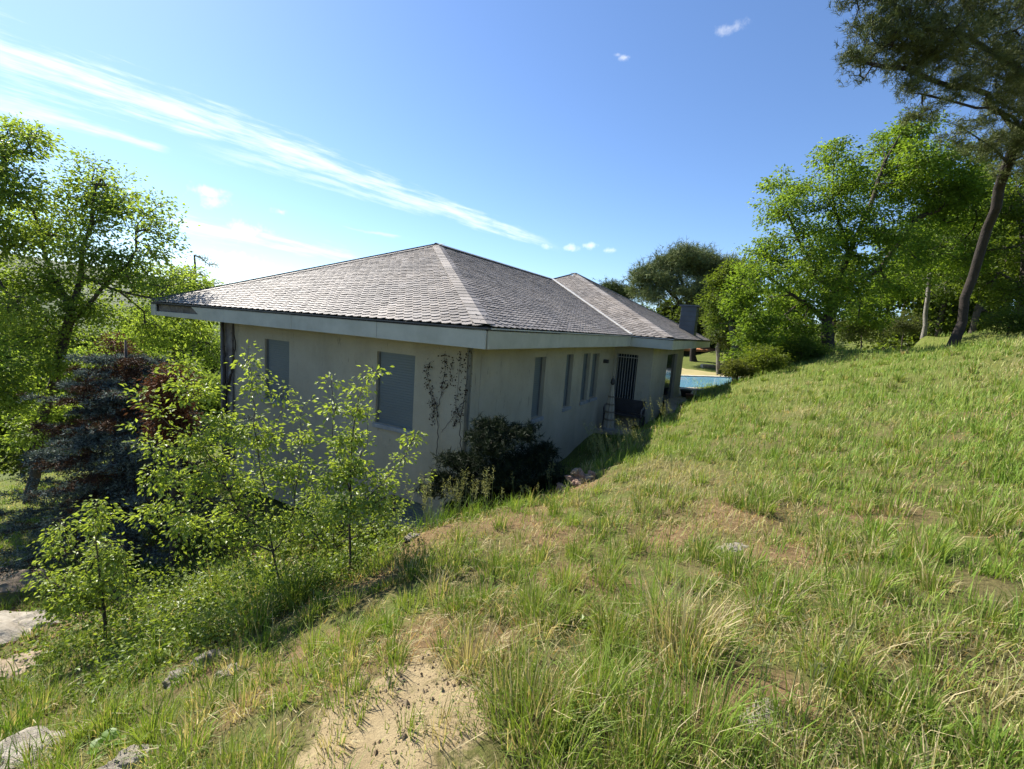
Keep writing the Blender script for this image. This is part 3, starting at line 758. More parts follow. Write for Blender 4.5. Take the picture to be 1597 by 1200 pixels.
def leaves(name, pos, dirs, length, width, cols, rng, droop=.35, fold=.25):
    n = len(pos); d = dirs.copy(); d[:, 2] -= droop; d = unit(d)
    nrm = rng.normal(0, 1, (n, 3)); nrm[:, 2] = np.abs(nrm[:, 2]) + .5
    s = unit(np.cross(d, nrm)); up = np.cross(s, d)
    L = length[:, None]; W = width[:, None]
    v = np.stack([pos, pos + d * L * .45 + s * W * .5 + up * W * fold, pos + d * L, pos + d * L * .45 - s * W * .5 + up * W * fold], 1).reshape(-1, 3)
    b = np.arange(n)[:, None] * 4
    F = np.concatenate([b + np.array([[0, 1, 2]]), b + np.array([[0, 2, 3]])])
    return np_mesh(name, v, [F], np.repeat(cols, 4, 0))
def needles(name, pos, dirs, length, width, cols, rng):
    n = len(pos); d = unit(dirs); s = unit(np.cross(d, rng.normal(0, 1, (n, 3))))
    L = length[:, None]; W = width[:, None]
    v = np.stack([pos - s * W * .5, pos + s * W * .5, pos + d * L], 1).reshape(-1, 3)
    F = np.arange(n * 3).reshape(-1, 3)
    return np_mesh(name, v, [F], np.repeat(cols, 3, 0))
def lobe_points(lobes, n, rng, surf=.45):
    """lobes: list (center(3), radii(3)); points biased to the shell"""
    w = np.array([l[1][0] * l[1][1] + l[1][2] * l[1][0] for l in lobes]); w = w / w.sum()
    k = rng.choice(len(lobes), n, p=w)
    d = unit(rng.normal(0, 1, (n, 3))); r = rng.rand(n) ** surf
    C_ = np.array([l[0] for l in lobes]); R_ = np.array([l[1] for l in lobes])
    return C_[k] + d * R_[k] * r[:, None]
def pxlobes(lst, Y, flat=.8, dep=1.0, rng=None):
    res = []
    for q in lst:
        x, y, rp = q[:3]; yy = Y + (q[3] if len(q) > 3 else (rng.uniform(-.5, .5) * rp / FPX * Y * 2 if rng else 0))
        c = at(x, y, yy); r = rp / FPX * yy
        res.append((c, np.array([r, r * dep, r * flat])))
    return res
def mixcols(n, c1, c2, rng, clump, v=.25):
    c1 = np.array(c1); c2 = np.array(c2)
    f = np.clip(clump * .6 + rng.rand(n) * .4, 0, 1)[:, None]
    return (c1 * (1 - f) + c2 * f) * (1 + rng.uniform(-v, v, (n, 1)))
def broadleaf(root, paths, lobes, seed, ntips, per, spread, leaf, c1, c2, rb, rt=.006, step=.5, barkm='bark', leafm='oak_leaf', dens_inner=.35, droop=.35, bow=.12, wasp=.62, crown='crown', surf=.45):
    rng = RS(seed); tips = lobe_points(lobes, ntips, rng, surf)
    A, par, D, tipn, nt = skeleton(paths, tips, rng, step, bow=bow)
    r = radii(par, rt, rb)
    org_ = np.array(root.location)
    link('trunk', wood_mesh('trunk', A - org_, par, r), root, M[barkm])
    hosts = [tipn]
    thin = np.where((np.arange(len(A)) >= nt) & (r < rt * 2.6))[0]
    hosts.append(rng.choice(thin, int(len(thin) * dens_inner), replace=False) if len(thin) else thin)
    if leafm == 'shrub_leaf':
        up_ = np.where((np.arange(len(A)) < nt) & (r < .0075))[0]; hosts.append(np.repeat(up_, 2))
    h = np.concatenate(hosts); n = len(h) * per
    hh = np.repeat(h, per); cl = np.repeat(rng.rand(len(h)), per)
    szf = np.repeat(rng.uniform(.6, 1.35, len(h)), per)[:, None]
    off = np.clip(rng.normal(0, 1, (n, 3)), -1.7, 1.7) * spread * szf * np.array([1, 1, .5])
    back = rng.rand(n)[:, None] * -.6 * spread
    pos = A[hh] + off + D[hh] * back
    dirs = unit(off + D[hh] * spread * .8 + rng.normal(0, .35, (n, 3)) * spread)
    ln = leaf * rng.uniform(.6, 1.25, n)
    me = leaves('crown', pos - org_, dirs, ln, ln * wasp, mixcols(n, c1, c2, rng, cl), rng, droop)
    o = link(crown, me, root, M[leafm]); o['kind'] = 'stuff'
    return A, r
def conifer_tufts(root, paths, lobes, seed, ntips, per, length, wid, c1, c2, rb, rt=.008, step=.6, barkm='pine_bark', spread=.12, extra=1.2, bow=.08, surf=.5, up=.35):
    rng = RS(seed); tips = lobe_points(lobes, ntips, rng, surf)
    A, par, D, tipn, nt = skeleton(paths, tips, rng, step, bow=bow)
    r = radii(par, rt, rb); org_ = np.array(root.location)
    link('trunk', wood_mesh('trunk', A - org_, par, r), root, M[barkm])
    thin = np.where((np.arange(len(A)) >= nt) & (r < rt * 2.2))[0]
    ex = rng.choice(thin, min(len(thin), int(ntips * extra)), replace=False)
    h = np.concatenate([tipn, ex]); sub = 5
    hb = np.repeat(h, sub); cen = A[hb] + rng.normal(0, spread, (len(hb), 3)) * np.array([1, 1, .5])
    td = unit(D[hb] + rng.normal(0, .5, (len(hb), 3)) + np.array([0, 0, up]))
    n = len(hb) * per; ci = np.repeat(np.arange(len(hb)), per)
    dirs = unit(td[ci] * .9 + rng.normal(0, .75, (n, 3)))
    pos = cen[ci] + td[ci] * (rng.rand(n)[:, None] - .5) * length * 1.1
    ln = length * rng.uniform(.6, 1.2, n); cl = np.repeat(np.repeat(rng.rand(len(h)), sub), per)
    me = needles('crown', pos - org_, dirs, ln, np.full(n, wid), mixcols(n, c1, c2, rng, cl), rng)
    o = link('crown', me, root, M['needle']); o['kind'] = 'stuff'

def root_at(px, py, Y, name, label, cat='tree', group=None):
    p = at(px, py, Y); z = g1(p[0], p[1])
    return empty(name, (p[0], p[1], z), label, cat, group), np.array([p[0], p[1], z])
def pxpath(lst, Y, base=None):
    res = [at(x, y, Y + (q[0] if q else 0)) for x, y, *q in lst]
    if base is not None: res = [base - np.array([0, 0, .15])] + res
    return res

# ------------------------------------------------------------------ trees
OAK1, OAK2 = (.13, .205, .04), (.29, .38, .085)
def trees():
    R = RS(77)
    # left: three oaks seen against the light
    e, b = root_at(45, 770, 13, 'oak_tree', 'tall oak with leaning dark trunk left of the blue spruce')
    broadleaf(e, [pxpath([(60, 690), (85, 590), (105, 510), (125, 430), (140, 350), (150, 290)], 13, b), pxpath([(100, 520), (160, 450), (215, 390)], 13), pxpath([(112, 470), (70, 400), (50, 330)], 13), pxpath([(125, 430, 0), (200, 460, -.3), (260, 470, -.6)], 13)],
              pxlobes([(150, 285, 48), (110, 330, 50), (185, 330, 48), (235, 330, 34), (245, 385, 36), (60, 350, 50), (140, 400, 55), (205, 430, 50), (265, 450, 38), (90, 450, 50), (40, 430, 45), (160, 490, 45), (230, 510, 40), (300, 500, 30), (60, 520, 50), (95, 570, 36), (70, 640, 36), (120, 480, 30), (30, 680, 34)], 13, rng=R),
              11, 900, 24, .22, .10, OAK1, OAK2, .13)
    e, b = root_at(-60, 800, 12, 'oak_tree', 'oak crown entering the photo at its left edge')
    broadleaf(e, [pxpath([(-60, 690), (-50, 500), (-30, 350), (10, 250)], 12, b), pxpath([(-45, 450), (20, 380)], 12)],
              pxlobes([(15, 215, 42), (55, 212, 24), (-40, 240, 60), (0, 290, 48), (-30, 360, 60), (15, 370, 35), (-20, 470, 60), (25, 480, 35), (-20, 580, 55), (20, 620, 40)], 12, rng=R),
              12, 620, 24, .22, .10, OAK1, OAK2, .13)
    e, b = root_at(262, 660, 17, 'oak_tree', 'smaller oak behind the torn fascia at the left of the roof')
    broadleaf(e, [pxpath([(265, 600), (272, 520), (285, 450)], 17, b), pxpath([(270, 560), (330, 520)], 17)],
              pxlobes([(290, 430, 26), (270, 470, 34), (310, 450, 22), (240, 520, 40), (300, 520, 38), (335, 550, 26), (200, 560, 42), (270, 580, 42), (325, 610, 26), (140, 560, 36), (220, 620, 36)], 17, rng=R),
              13, 700, 24, .24, .105, (.13, .205, .04), (.28, .38, .08), .10)
    # bare conifer tip behind the roof
    e, b = root_at(303, 560, 24, 'bare_conifer', 'thin nearly bare conifer top above the left roof edge')
    broadleaf(e, [pxpath([(303, 480), (303, 430), (303, 398)], 24, b)], pxlobes([(315, 402, 14), (330, 412, 12), (300, 425, 20), (335, 440, 18), (300, 450, 22)], 24, .35, rng=R), 14, 110, 5, .12, .08, (.07, .075, .04), (.10, .10, .06), .10, step=.35, bow=.25)
    # right: big oak
    e, b = root_at(1292, 543, 19, 'oak_tree', 'big bright green oak on the slope right of the house')
    broadleaf(e, [pxpath([(1291, 500), (1302, 450), (1325, 395), (1355, 320), (1380, 250)], 19, b), pxpath([(1297, 470), (1262, 400), (1225, 340)], 19), pxpath([(1302, 455), (1370, 420), (1430, 340)], 19), pxpath([(1291, 495), (1235, 460), (1195, 430)], 19), pxpath([(1325, 395), (1300, 320), (1300, 260)], 19)],
              pxlobes([(1195, 395, 38), (1180, 440, 40), (1175, 495, 38), (1222, 330, 42), (1207, 278, 22), (1235, 300, 30), (1297, 240, 30), (1290, 290, 46), (1340, 270, 44), (1395, 225, 40), (1430, 200, 30), (1385, 290, 50), (1445, 250, 44), (1485, 255, 34), (1450, 310, 46), (1300, 350, 56), (1250, 400, 54), (1370, 370, 54), (1330, 430, 50), (1230, 460, 48), (1200, 535, 40), (1170, 545, 30), (1250, 520, 40), (1420, 390, 48), (1475, 350, 40), (1400, 450, 40), (1215, 575, 34), (1160, 570, 26), (1180, 520, 34), (1265, 555, 34), (1290, 470, 40), (1350, 490, 34), (1150, 470, 22), (1505, 290, 38), (1520, 340, 36), (1480, 300, 40), (1500, 400, 36), (1460, 410, 36)], 19, rng=R),
              15, 1350, 50, .21, .115, (.10, .175, .022), (.22, .315, .05), .20, step=.7)
    # leaning umbrella pine whose crown hangs over the top right corner
    e, b = root_at(1482, 548, 15, 'umbrella_pine', 'leaning dark pine whose crown fills the top right corner')
    conifer_tufts(e, [pxpath([(1498, 500, 0), (1518, 430, -.3), (1540, 360, -.8), (1562, 290, -1.4), (1590, 210, -2.4), (1640, 110, -3.5)], 15, b), pxpath([(1590, 205, -2.4), (1540, 150, -3.6), (1450, 115, -4.5), (1370, 95, -5)], 15), pxpath([(1615, 160, -3), (1560, 90, -4), (1470, 40, -5)], 15),
                      pxpath([(1600, 190, -2.6), (1520, 165, -4), (1440, 150, -4.6)], 15), pxpath([(1575, 250, -2), (1520, 215, -3.2), (1470, 190, -4)], 15)],
                  pxlobes([(1370, 75, 42, -5), (1350, 105, 24, -5.2), (1395, 30, 55, -5), (1460, 60, 50, -5), (1370, -30, 50, -5), (1520, 20, 60, -4.5), (1470, -20, 70, -5), (1590, 60, 60, -4), (1540, 110, 44, -4.2), (1620, -20, 80, -4), (1420, 135, 28, -4.8), (1480, 140, 32, -4.5), (1570, 165, 34, -3.6), (1680, 80, 80, -4), (1640, 180, 50, -3.5), (1440, 175, 24, -4.4), (1510, 195, 20, -4), (1600, 225, 34, -3), (1540, 225, 22, -3.4), (1330, 90, 18, -5.2), (1345, 40, 26, -5), (1430, 90, 40, -4.8), (1340, -20, 30, -5), (1560, 140, 40, -4), (1600, 255, 36, -2), (1640, 240, 50, -2), (1620, 130, 50, -3.5), (1500, 80, 50, -4.6), (1400, 60, 40, -5), (1530, 235, 26, -2.6), (1490, 215, 20, -3.4), (1575, 215, 30, -3)], 15, .6, rng=R),
                  16, 1700, 11, .12, .0105, (.06, .078, .026), (.15, .17, .06), .12, rt=.005, spread=.10, up=.5)
    e, b = root_at(1440, 526, 22, 'pale_trunk_tree', 'slim tree with pale trunk left of the leaning pine')
    broadleaf(e, [pxpath([(1442, 490), (1448, 440), (1455, 390)], 22, b)], pxlobes([(1455, 390, 32), (1420, 430, 24), (1490, 420, 28), (1465, 455, 22), (1500, 380, 30)], 22, rng=R), 17, 170, 26, .2, .12, (.05, .085, .016), (.10, .15, .025), .085, barkm='pale_bark')
    e, b = root_at(1590, 520, 19, 'oak_tree', 'green tree at the right edge behind the leaning pine')
    broadleaf(e, [pxpath([(1595, 470), (1600, 400), (1590, 320)], 19, b)], pxlobes([(1570, 330, 40), (1600, 290, 50), (1530, 390, 30), (1590, 400, 50), (1540, 450, 34), (1640, 350, 60), (1600, 460, 40), (1640, 440, 50)], 19, rng=R), 18, 360, 32, .21, .12, (.06, .10, .014), (.13, .18, .024), .2)
    # distance: umbrella pines and trees beyond the pool
    e, b = root_at(1082, 565, 44, 'umbrella_pine', 'broad umbrella pine rising behind the chimney')
    conifer_tufts(e, [pxpath([(1080, 500), (1070, 460), (1060, 430)], 44, b), pxpath([(1076, 490), (1040, 450), (1010, 430)], 44), pxpath([(1076, 480), (1100, 440)], 44)],
                  pxlobes([(1050, 412, 32), (1012, 432, 28), (1000, 452, 16), (1090, 412, 34), (1040, 440, 26), (1110, 440, 30), (1070, 400, 24), (1125, 415, 24), (1020, 462, 16), (1105, 475, 30), (1075, 455, 26), (1130, 455, 26)], 44, .6, rng=R), 19, 800, 10, .5, .04, (.10, .125, .05), (.21, .235, .095), .3, rt=.02, spread=.45)
    e, b = root_at(955, 500, 58, 'umbrella_pine', 'small distant pine above the roof right of the second ridge')
    conifer_tufts(e, [pxpath([(957, 470), (958, 452)], 58, b)], pxlobes([(955, 452, 18), (972, 458, 16), (940, 462, 14)], 58, .6, rng=R), 20, 200, 10, .5, .045, (.05, .07, .024), (.10, .125, .045), .25, rt=.02, spread=.5)
    e, b = root_at(1122, 585, 36, 'laurel_tree', 'dark leafy tree with pale stem beside the pool')
    broadleaf(e, [pxpath([(1120, 570), (1120, 545), (1124, 520)], 36, b)], pxlobes([(1122, 520, 22), (1140, 505, 22), (1112, 505, 14), (1145, 535, 22), (1130, 490, 20), (1150, 560, 16)], 36, rng=R), 21, 260, 28, .26, .18, (.055, .085, .025), (.12, .155, .05), .16, barkm='pale_bark')
    e, b = root_at(1148, 585, 30, 'oak_tree', 'dark green tree between the umbrella pine and the big oak')
    broadleaf(e, [pxpath([(1146, 540), (1140, 490), (1135, 450)], 30, b)], pxlobes([(1132, 440, 26), (1115, 470, 24), (1145, 470, 30), (1120, 500, 20), (1150, 420, 22), (1160, 500, 24)], 30, rng=R), 22, 330, 32, .3, .16, (.06, .095, .018), (.14, .19, .03), .2)
    # undergrowth bushes
    for (x, y, Y, r, lab, c1, c2) in ((1190, 575, 16.5, 26, 'small bright bush at the near left foot of the big oak', (.09, .13, .02), (.18, .23, .035)), (1345, 530, 20, 30, 'dull green bush right of the big oak trunk', (.06, .085, .025), (.12, .15, .045)),
                                     (1250, 560, 18, 24, 'low bush under the big oak canopy', (.06, .10, .018), (.13, .19, .03)), (1150, 585, 17, 16, 'low brambles where the slope meets the pool', (.07, .09, .022), (.14, .16, .04)), (1410, 520, 24, 24, 'grey green bush left of the pale trunk', (.06, .08, .03), (.12, .14, .05)), (1575, 515, 17, 26, 'leafy bush at the right edge above the meadow', (.07, .11, .02), (.16, .21, .035))):
        e, b = root_at(x, y, Y, 'bush', lab, 'bush')
        broadleaf(e, [pxpath([(x, y - r * .3)], Y, b)], pxlobes([(x, y - r * .7, r), (x - r * .8, y - r * .4, r * .7), (x + r * .8, y - r * .4, r * .7)], Y, rng=R), int(x), 130, 30, .12, .07, c1, c2, .03, rt=.004, step=.25, barkm='twig')
trees()

def woods():
    # far woods: each reads as one mass
    for (nm, spots, seed, leaf, c1, c2) in (
        ('woodland', [(1240, 470, 34, 30), (1310, 430, 36, 40), (1390, 440, 33, 40), (1470, 440, 34, 44), (1540, 420, 31, 46), (1620, 400, 30, 60), (1170, 500, 38, 30), (1430, 360, 42, 50), (1520, 350, 40, 50), (1600, 330, 40, 60), (1480, 400, 30, 50), (1560, 310, 30, 60), (1540, 390, 28, 50), (1500, 300, 36, 46)], 31, .2, (.07, .11, .018), (.16, .22, .035)),
        ('woodland', [(-60, 540, 34, 46), (20, 530, 36, 36), (90, 530, 34, 34), (150, 540, 36, 34), (210, 530, 34, 34), (270, 540, 38, 34), (330, 540, 40, 30), (380, 520, 46, 26), (40, 600, 26, 40), (130, 610, 26, 40), (230, 610, 24, 38), (310, 620, 26, 34), (-40, 640, 24, 46)], 32, .2, (.075, .12, .03), (.17, .225, .055)),
        ('woodland', [(1085, 535, 60, 24), (1120, 540, 62, 26), (1060, 530, 70, 20), (1160, 520, 60, 26), (1020, 500, 90, 16), (980, 490, 90, 14), (1108, 480, 52, 26), (1130, 450, 50, 28), (1085, 505, 52, 22), (1045, 495, 56, 16)], 33, .32, (.035, .055, .016), (.08, .11, .028))):
        rng = RS(seed); Pv = []; Fv = []; off = 0; LP = []; LD = []; LC = []
        for (x, y, Y, r) in spots:
            c = at(x, y, Y); rr = r / FPX * Y; gz = g1(c[0], c[1])
            lob = [(c + rng.normal(0, .5, 3) * rr * .9, np.array([rr, rr, rr * .9]) * rng.uniform(.5, .8)) for _ in range(7)]
            # fill down towards the ground
            z = c[2] - rr
            while z > gz + .5:
                for _ in range(2): lob.append((np.array([c[0] + rng.uniform(-1, 1) * rr, c[1] + rng.uniform(-.6, .6) * rr, z]), np.array([rr, rr, rr * .7]) * rng.uniform(.5, .75)))
                z -= rr * .9
            tips = lobe_points(lob, 170 + 20 * len(lob), rng)
            A, par, D, tipn, nt = skeleton([[np.array([c[0], c[1], gz - .2]), np.array([c[0] + .2, c[1], (gz + c[2]) / 2]), c]], tips, rng, max(.7, rr * .3))
            me = wood_mesh('tmp', A, par, radii(par, .012, .17))
            co = np.empty(len(me.vertices) * 3, np.float32); me.vertices.foreach_get('co', co); Pv.append(co.reshape(-1, 3))
            li = np.empty(len(me.loops), np.int32); me.loops.foreach_get('vertex_index', li); Fv.append(li.reshape(-1, 4) + off); off += len(me.vertices)
            bpy.data.meshes.remove(me)
            h = np.repeat(tipn, 14); n = len(h); o_ = rng.normal(0, 1, (n, 3)) * leaf * 1.6
            LP.append(A[h] + o_); LD.append(unit(o_ + rng.normal(0, .3, (n, 3)))); LC.append(mixcols(n, c1, c2, rng, np.repeat(rng.rand(len(tipn)), 14) * .7 + rng.rand() * .3))
        LP = np.concatenate(LP); LD = np.concatenate(LD); LC = np.concatenate(LC); ln = leaf * 1.25 * rng.uniform(.6, 1.3, len(LP))
        o = link(nm, leaves('wood_leaves', LP, LD, ln, ln * .75, LC, rng), None, M['oak_leaf'])
        tag(o, {31: 'mixed green wood on the bank behind the right hand trees', 32: 'hazy wood falling away behind the left hand oaks', 33: 'dark distant trees beyond the pool'}[seed], 'wood', kind='stuff')
        link('trunk', np_mesh('wood_trunks', np.concatenate(Pv), [np.concatenate(Fv)], smooth=True), o, M['bark'])['kind'] = 'stuff'
woods()

# ------------------------------------------------------------------ blue spruce
def spruce():
    rng = RS(5); b = gp(205, 880); b = at(205, 880, 7.6); gz = g1(b[0], b[1]); b[2] = gz
    e = empty('blue_spruce', b, 'blue spruce with dark interior and browned patches beside the house', 'tree')
    H = 4.0; top = np.array([-.25, .35, H])
    tr = MB(); tr.tube([(0, 0, -.2), (.0, .0, .8), (-.05, .05, 1.8), (-.15, .2, 2.8), tuple(top)], [.15, .125, .10, .06, .015], 8).build('trunk', M['bark'], e, True)
    BV = MB(); NP, ND, NL, NC = [], [], [], []
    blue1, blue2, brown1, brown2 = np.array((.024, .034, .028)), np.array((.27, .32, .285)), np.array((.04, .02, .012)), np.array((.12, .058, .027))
    for wi, z in enumerate(np.arange(.75, H - .15, .21)):
        f = (z - .7) / (H - .7); R = 1.7 * (1 - f) ** .7 + .3
        nb = 8 if f < .8 else 5
        for k in range(nb):
            az = k / nb * 2 * math.pi + wi * 1.3 + rng.normal(0, .2); Rk = R * rng.uniform(.55, 1.1) * (1.45 if rng.rand() < .14 else 1)
            cx, cy = np.interp(z, [0, 1.8, 2.8, H], [0, -.05, -.15, top[0]]), np.interp(z, [0, 1.8, 2.8, H], [0, .05, .2, top[1]])
            d = np.array([math.cos(az), math.sin(az), 0]); s = np.array([-d[1], d[0], 0])
            n = 7; pts = []
            for i in range(n):
                t_ = i / (n - 1); pts.append(np.array([cx, cy, z]) + d * Rk * t_ + np.array([0, 0, -.22 * Rk * t_ + .20 * Rk * t_ ** 2.5]) + s * rng.normal(0, .02))
            BV.tube(pts, list(np.linspace(.022 * (1 - f * .5), .004, n)), 4, False)
            dead = rng.rand() < (.36 if f > .45 else .22)
            for i in range(1, n):
                t_ = i / (n - 1)
                if t_ < .12 + .1 * rng.rand(): continue
                for sg in (-1, 1, 0):
                    for rep in range(2):
                        bl = Rk * .30 * (1.15 - t_) + .10
                        bd = unit(d * .75 + s * sg * .9 + np.array([0, 0, rng.uniform(-.05, .3)]) + rng.normal(0, .15, 3))
                        p0 = pts[i] * 1.0 + (pts[max(i - 1, 0)] - pts[i]) * rng.rand()
                        m = int(22 + 100 * bl); tt = rng.rand(m)
                        q = p0 + bd * bl * tt[:, None] + rng.normal(0, .022, (m, 3)) + np.array([0, 0, -.06]) * tt[:, None] ** 2
                        NP.append(q); nd = unit(bd * .7 + rng.normal(0, .8, (m, 3)) + np.array([0, 0, .15])); ND.append(nd)
                        NL.append(rng.uniform(.035, .065, m))
                        isd = dead if rng.rand() < .85 else not dead
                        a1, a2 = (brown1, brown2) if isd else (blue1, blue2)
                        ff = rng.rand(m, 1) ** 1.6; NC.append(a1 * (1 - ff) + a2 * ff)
    BV.build('branches', M['bark'], e)
    NP, ND, NL, NC = map(np.concatenate, (NP, ND, NL, NC))
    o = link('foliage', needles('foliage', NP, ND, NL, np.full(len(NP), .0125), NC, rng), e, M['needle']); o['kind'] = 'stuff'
spruce()
def browned():
    for (x, y, Y, r, lab) in ((266, 605, 6.7, 26, 'rust brown dead thuja behind the tall shrub'), (180, 575, 9.0, 34, 'browned cypress top behind the blue spruce')):
        e, b = root_at(x, y + 150, Y, 'dead_thuja', lab, 'shrub')
        broadleaf(e, [pxpath([(x, y + 60), (x, y)], Y, b)], pxlobes([(x, y, r), (x, y - r * .8, r * .7), (x - 6, y + r, r), (x + 4, y + r * 2, r * 1.1)], Y, 1.2, rng=RS(int(x))), int(x), 190, 34, .09, .06, (.085, .036, .016), (.20, .09, .04), .05, rt=.004, step=.25, leafm='dry_leaf', wasp=.4)
browned()

# juniper by the house corner
def juniper():
    b = at(775, 770, 6.5); gz = g1(b[0], b[1]); b[2] = gz
    e = empty('juniper_bush', b, 'dark spreading juniper in shade at the house corner', 'bush')
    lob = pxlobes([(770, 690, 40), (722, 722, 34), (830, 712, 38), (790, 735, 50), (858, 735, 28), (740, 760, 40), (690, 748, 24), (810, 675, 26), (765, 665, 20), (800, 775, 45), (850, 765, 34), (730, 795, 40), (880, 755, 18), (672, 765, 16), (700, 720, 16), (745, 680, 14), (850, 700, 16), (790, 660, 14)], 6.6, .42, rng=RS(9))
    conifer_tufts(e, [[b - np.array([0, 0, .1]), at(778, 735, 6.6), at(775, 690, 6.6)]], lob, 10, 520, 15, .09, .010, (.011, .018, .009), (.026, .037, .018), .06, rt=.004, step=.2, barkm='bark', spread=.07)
juniper()

# ------------------------------------------------------------------ shrubs in front of the house
SH1, SH2 = (.18, .245, .04), (.32, .405, .085)
def shrubs():
    def shrub(base_px, Y, stems, lobes, seed, lab, ntips, per=9, leaf=.046, rb=.013, c1=SH1, c2=SH2, spread=.055):
        g = at(*base_px, Y); g[2] = g1(g[0], g[1])
        e = empty('shrub', g, lab, 'shrub')
        paths = []
        for i, s in enumerate(stems):
            p = [at(x, y, Y + (q[0] if q else 0)) for x, y, *q in s]
            if i == 0: p = [g - np.array([0, 0, .05])] + p
            paths.append(p)
        broadleaf(e, paths, pxlobes(lobes, Y, 1.0, rng=RS(seed)), seed, ntips, per, spread, leaf, c1, c2, rb, rt=.0022, step=.13, barkm='twig', leafm='shrub_leaf', dens_inner=.6, droop=.45, bow=.10, wasp=.58, crown='foliage', surf=.8)
    shrub((440, 945), 4.1, [[(428, 860), (410, 760), (400, 690), (392, 610), (386, 540)], [(425, 850), (372, 790), (330, 720), (300, 650), (290, 570)], [(420, 830), (330, 780), (260, 730), (222, 690), (212, 660)], [(430, 870), (455, 800), (468, 720), (470, 650), (476, 625)], [(415, 850), (320, 830), (240, 800)], [(400, 700), (440, 640), (446, 605)], [(330, 720), (250, 650), (205, 610)]],
          [(386, 533, 8), (394, 548, 10), (380, 548, 8), (385, 565, 12), (392, 600, 16), (405, 590, 10), (290, 570, 24), (285, 610, 30), (320, 610, 22), (330, 660, 38), (300, 700, 40), (260, 640, 14), (225, 615, 9), (240, 690, 24), (250, 740, 34), (310, 760, 44), (240, 800, 30), (290, 820, 40), (350, 720, 40), (380, 680, 36), (420, 690, 34), (390, 760, 44), (440, 740, 38), (440, 620, 16), (470, 640, 12), (465, 680, 22), (480, 740, 26), (350, 830, 44), (420, 820, 40), (460, 800, 30), (215, 665, 10), (390, 880, 30)],
          41, 'tall multi-stemmed shrub with bright young leaves before the first shuttered window', 480, per=8)
    shrub((545, 893), 4.0, [[(547, 800), (549, 720), (552, 660), (558, 615), (580, 582)], [(548, 800), (600, 750), (635, 710), (645, 680)], [(548, 770), (520, 690), (522, 640), (516, 595)], [(547, 840), (600, 800), (665, 740)], [(549, 740), (575, 690), (570, 650)]],
          [(580, 584, 9), (562, 605, 12), (555, 640, 16), (552, 680, 22), (520, 600, 9), (522, 640, 12), (530, 690, 18), (575, 650, 9), (545, 730, 34), (580, 740, 26), (520, 750, 26), (600, 750, 18), (625, 715, 12), (642, 685, 10), (540, 790, 34), (590, 790, 30), (500, 800, 26), (655, 745, 8)],
          42, 'slender single-stemmed shrub before the shutter nearest the house corner', 250, per=7, rb=.014)
    shrub((165, 985), 4.3, [[(160, 930), (152, 870), (150, 820), (148, 790)], [(158, 930), (115, 870), (95, 825)], [(158, 920), (195, 880), (190, 850)], [(160, 945), (100, 920), (55, 890)], [(160, 945), (205, 920), (225, 930)]],
          [(148, 795, 16), (140, 820, 18), (160, 815, 14), (95, 830, 20), (90, 860, 22), (150, 860, 26), (110, 900, 32), (160, 910, 34), (200, 900, 24), (70, 905, 20), (130, 940, 40), (200, 945, 26), (90, 945, 26), (180, 865, 20)],
          43, 'small rounded shrub low on the left in front of the spruce', 300, per=7, rb=.016)
    # dense small leaved undergrowth round the stems
    shrub((520, 880), 4.7, [[(520, 840), (520, 790)], [(520, 850), (600, 820)], [(520, 850), (450, 830)]],
          [(470, 830, 34), (520, 800, 34), (520, 850, 36), (580, 830, 34), (600, 800, 26), (620, 830, 22), (440, 860, 34), (480, 880, 30), (570, 870, 28), (560, 780, 24), (480, 780, 22)],
          44, 'dense small leaved bush below the basement window', 420, per=9, leaf=.038, rb=.012, c1=(.13, .19, .03), c2=(.26, .33, .07), spread=.05)
shrubs()

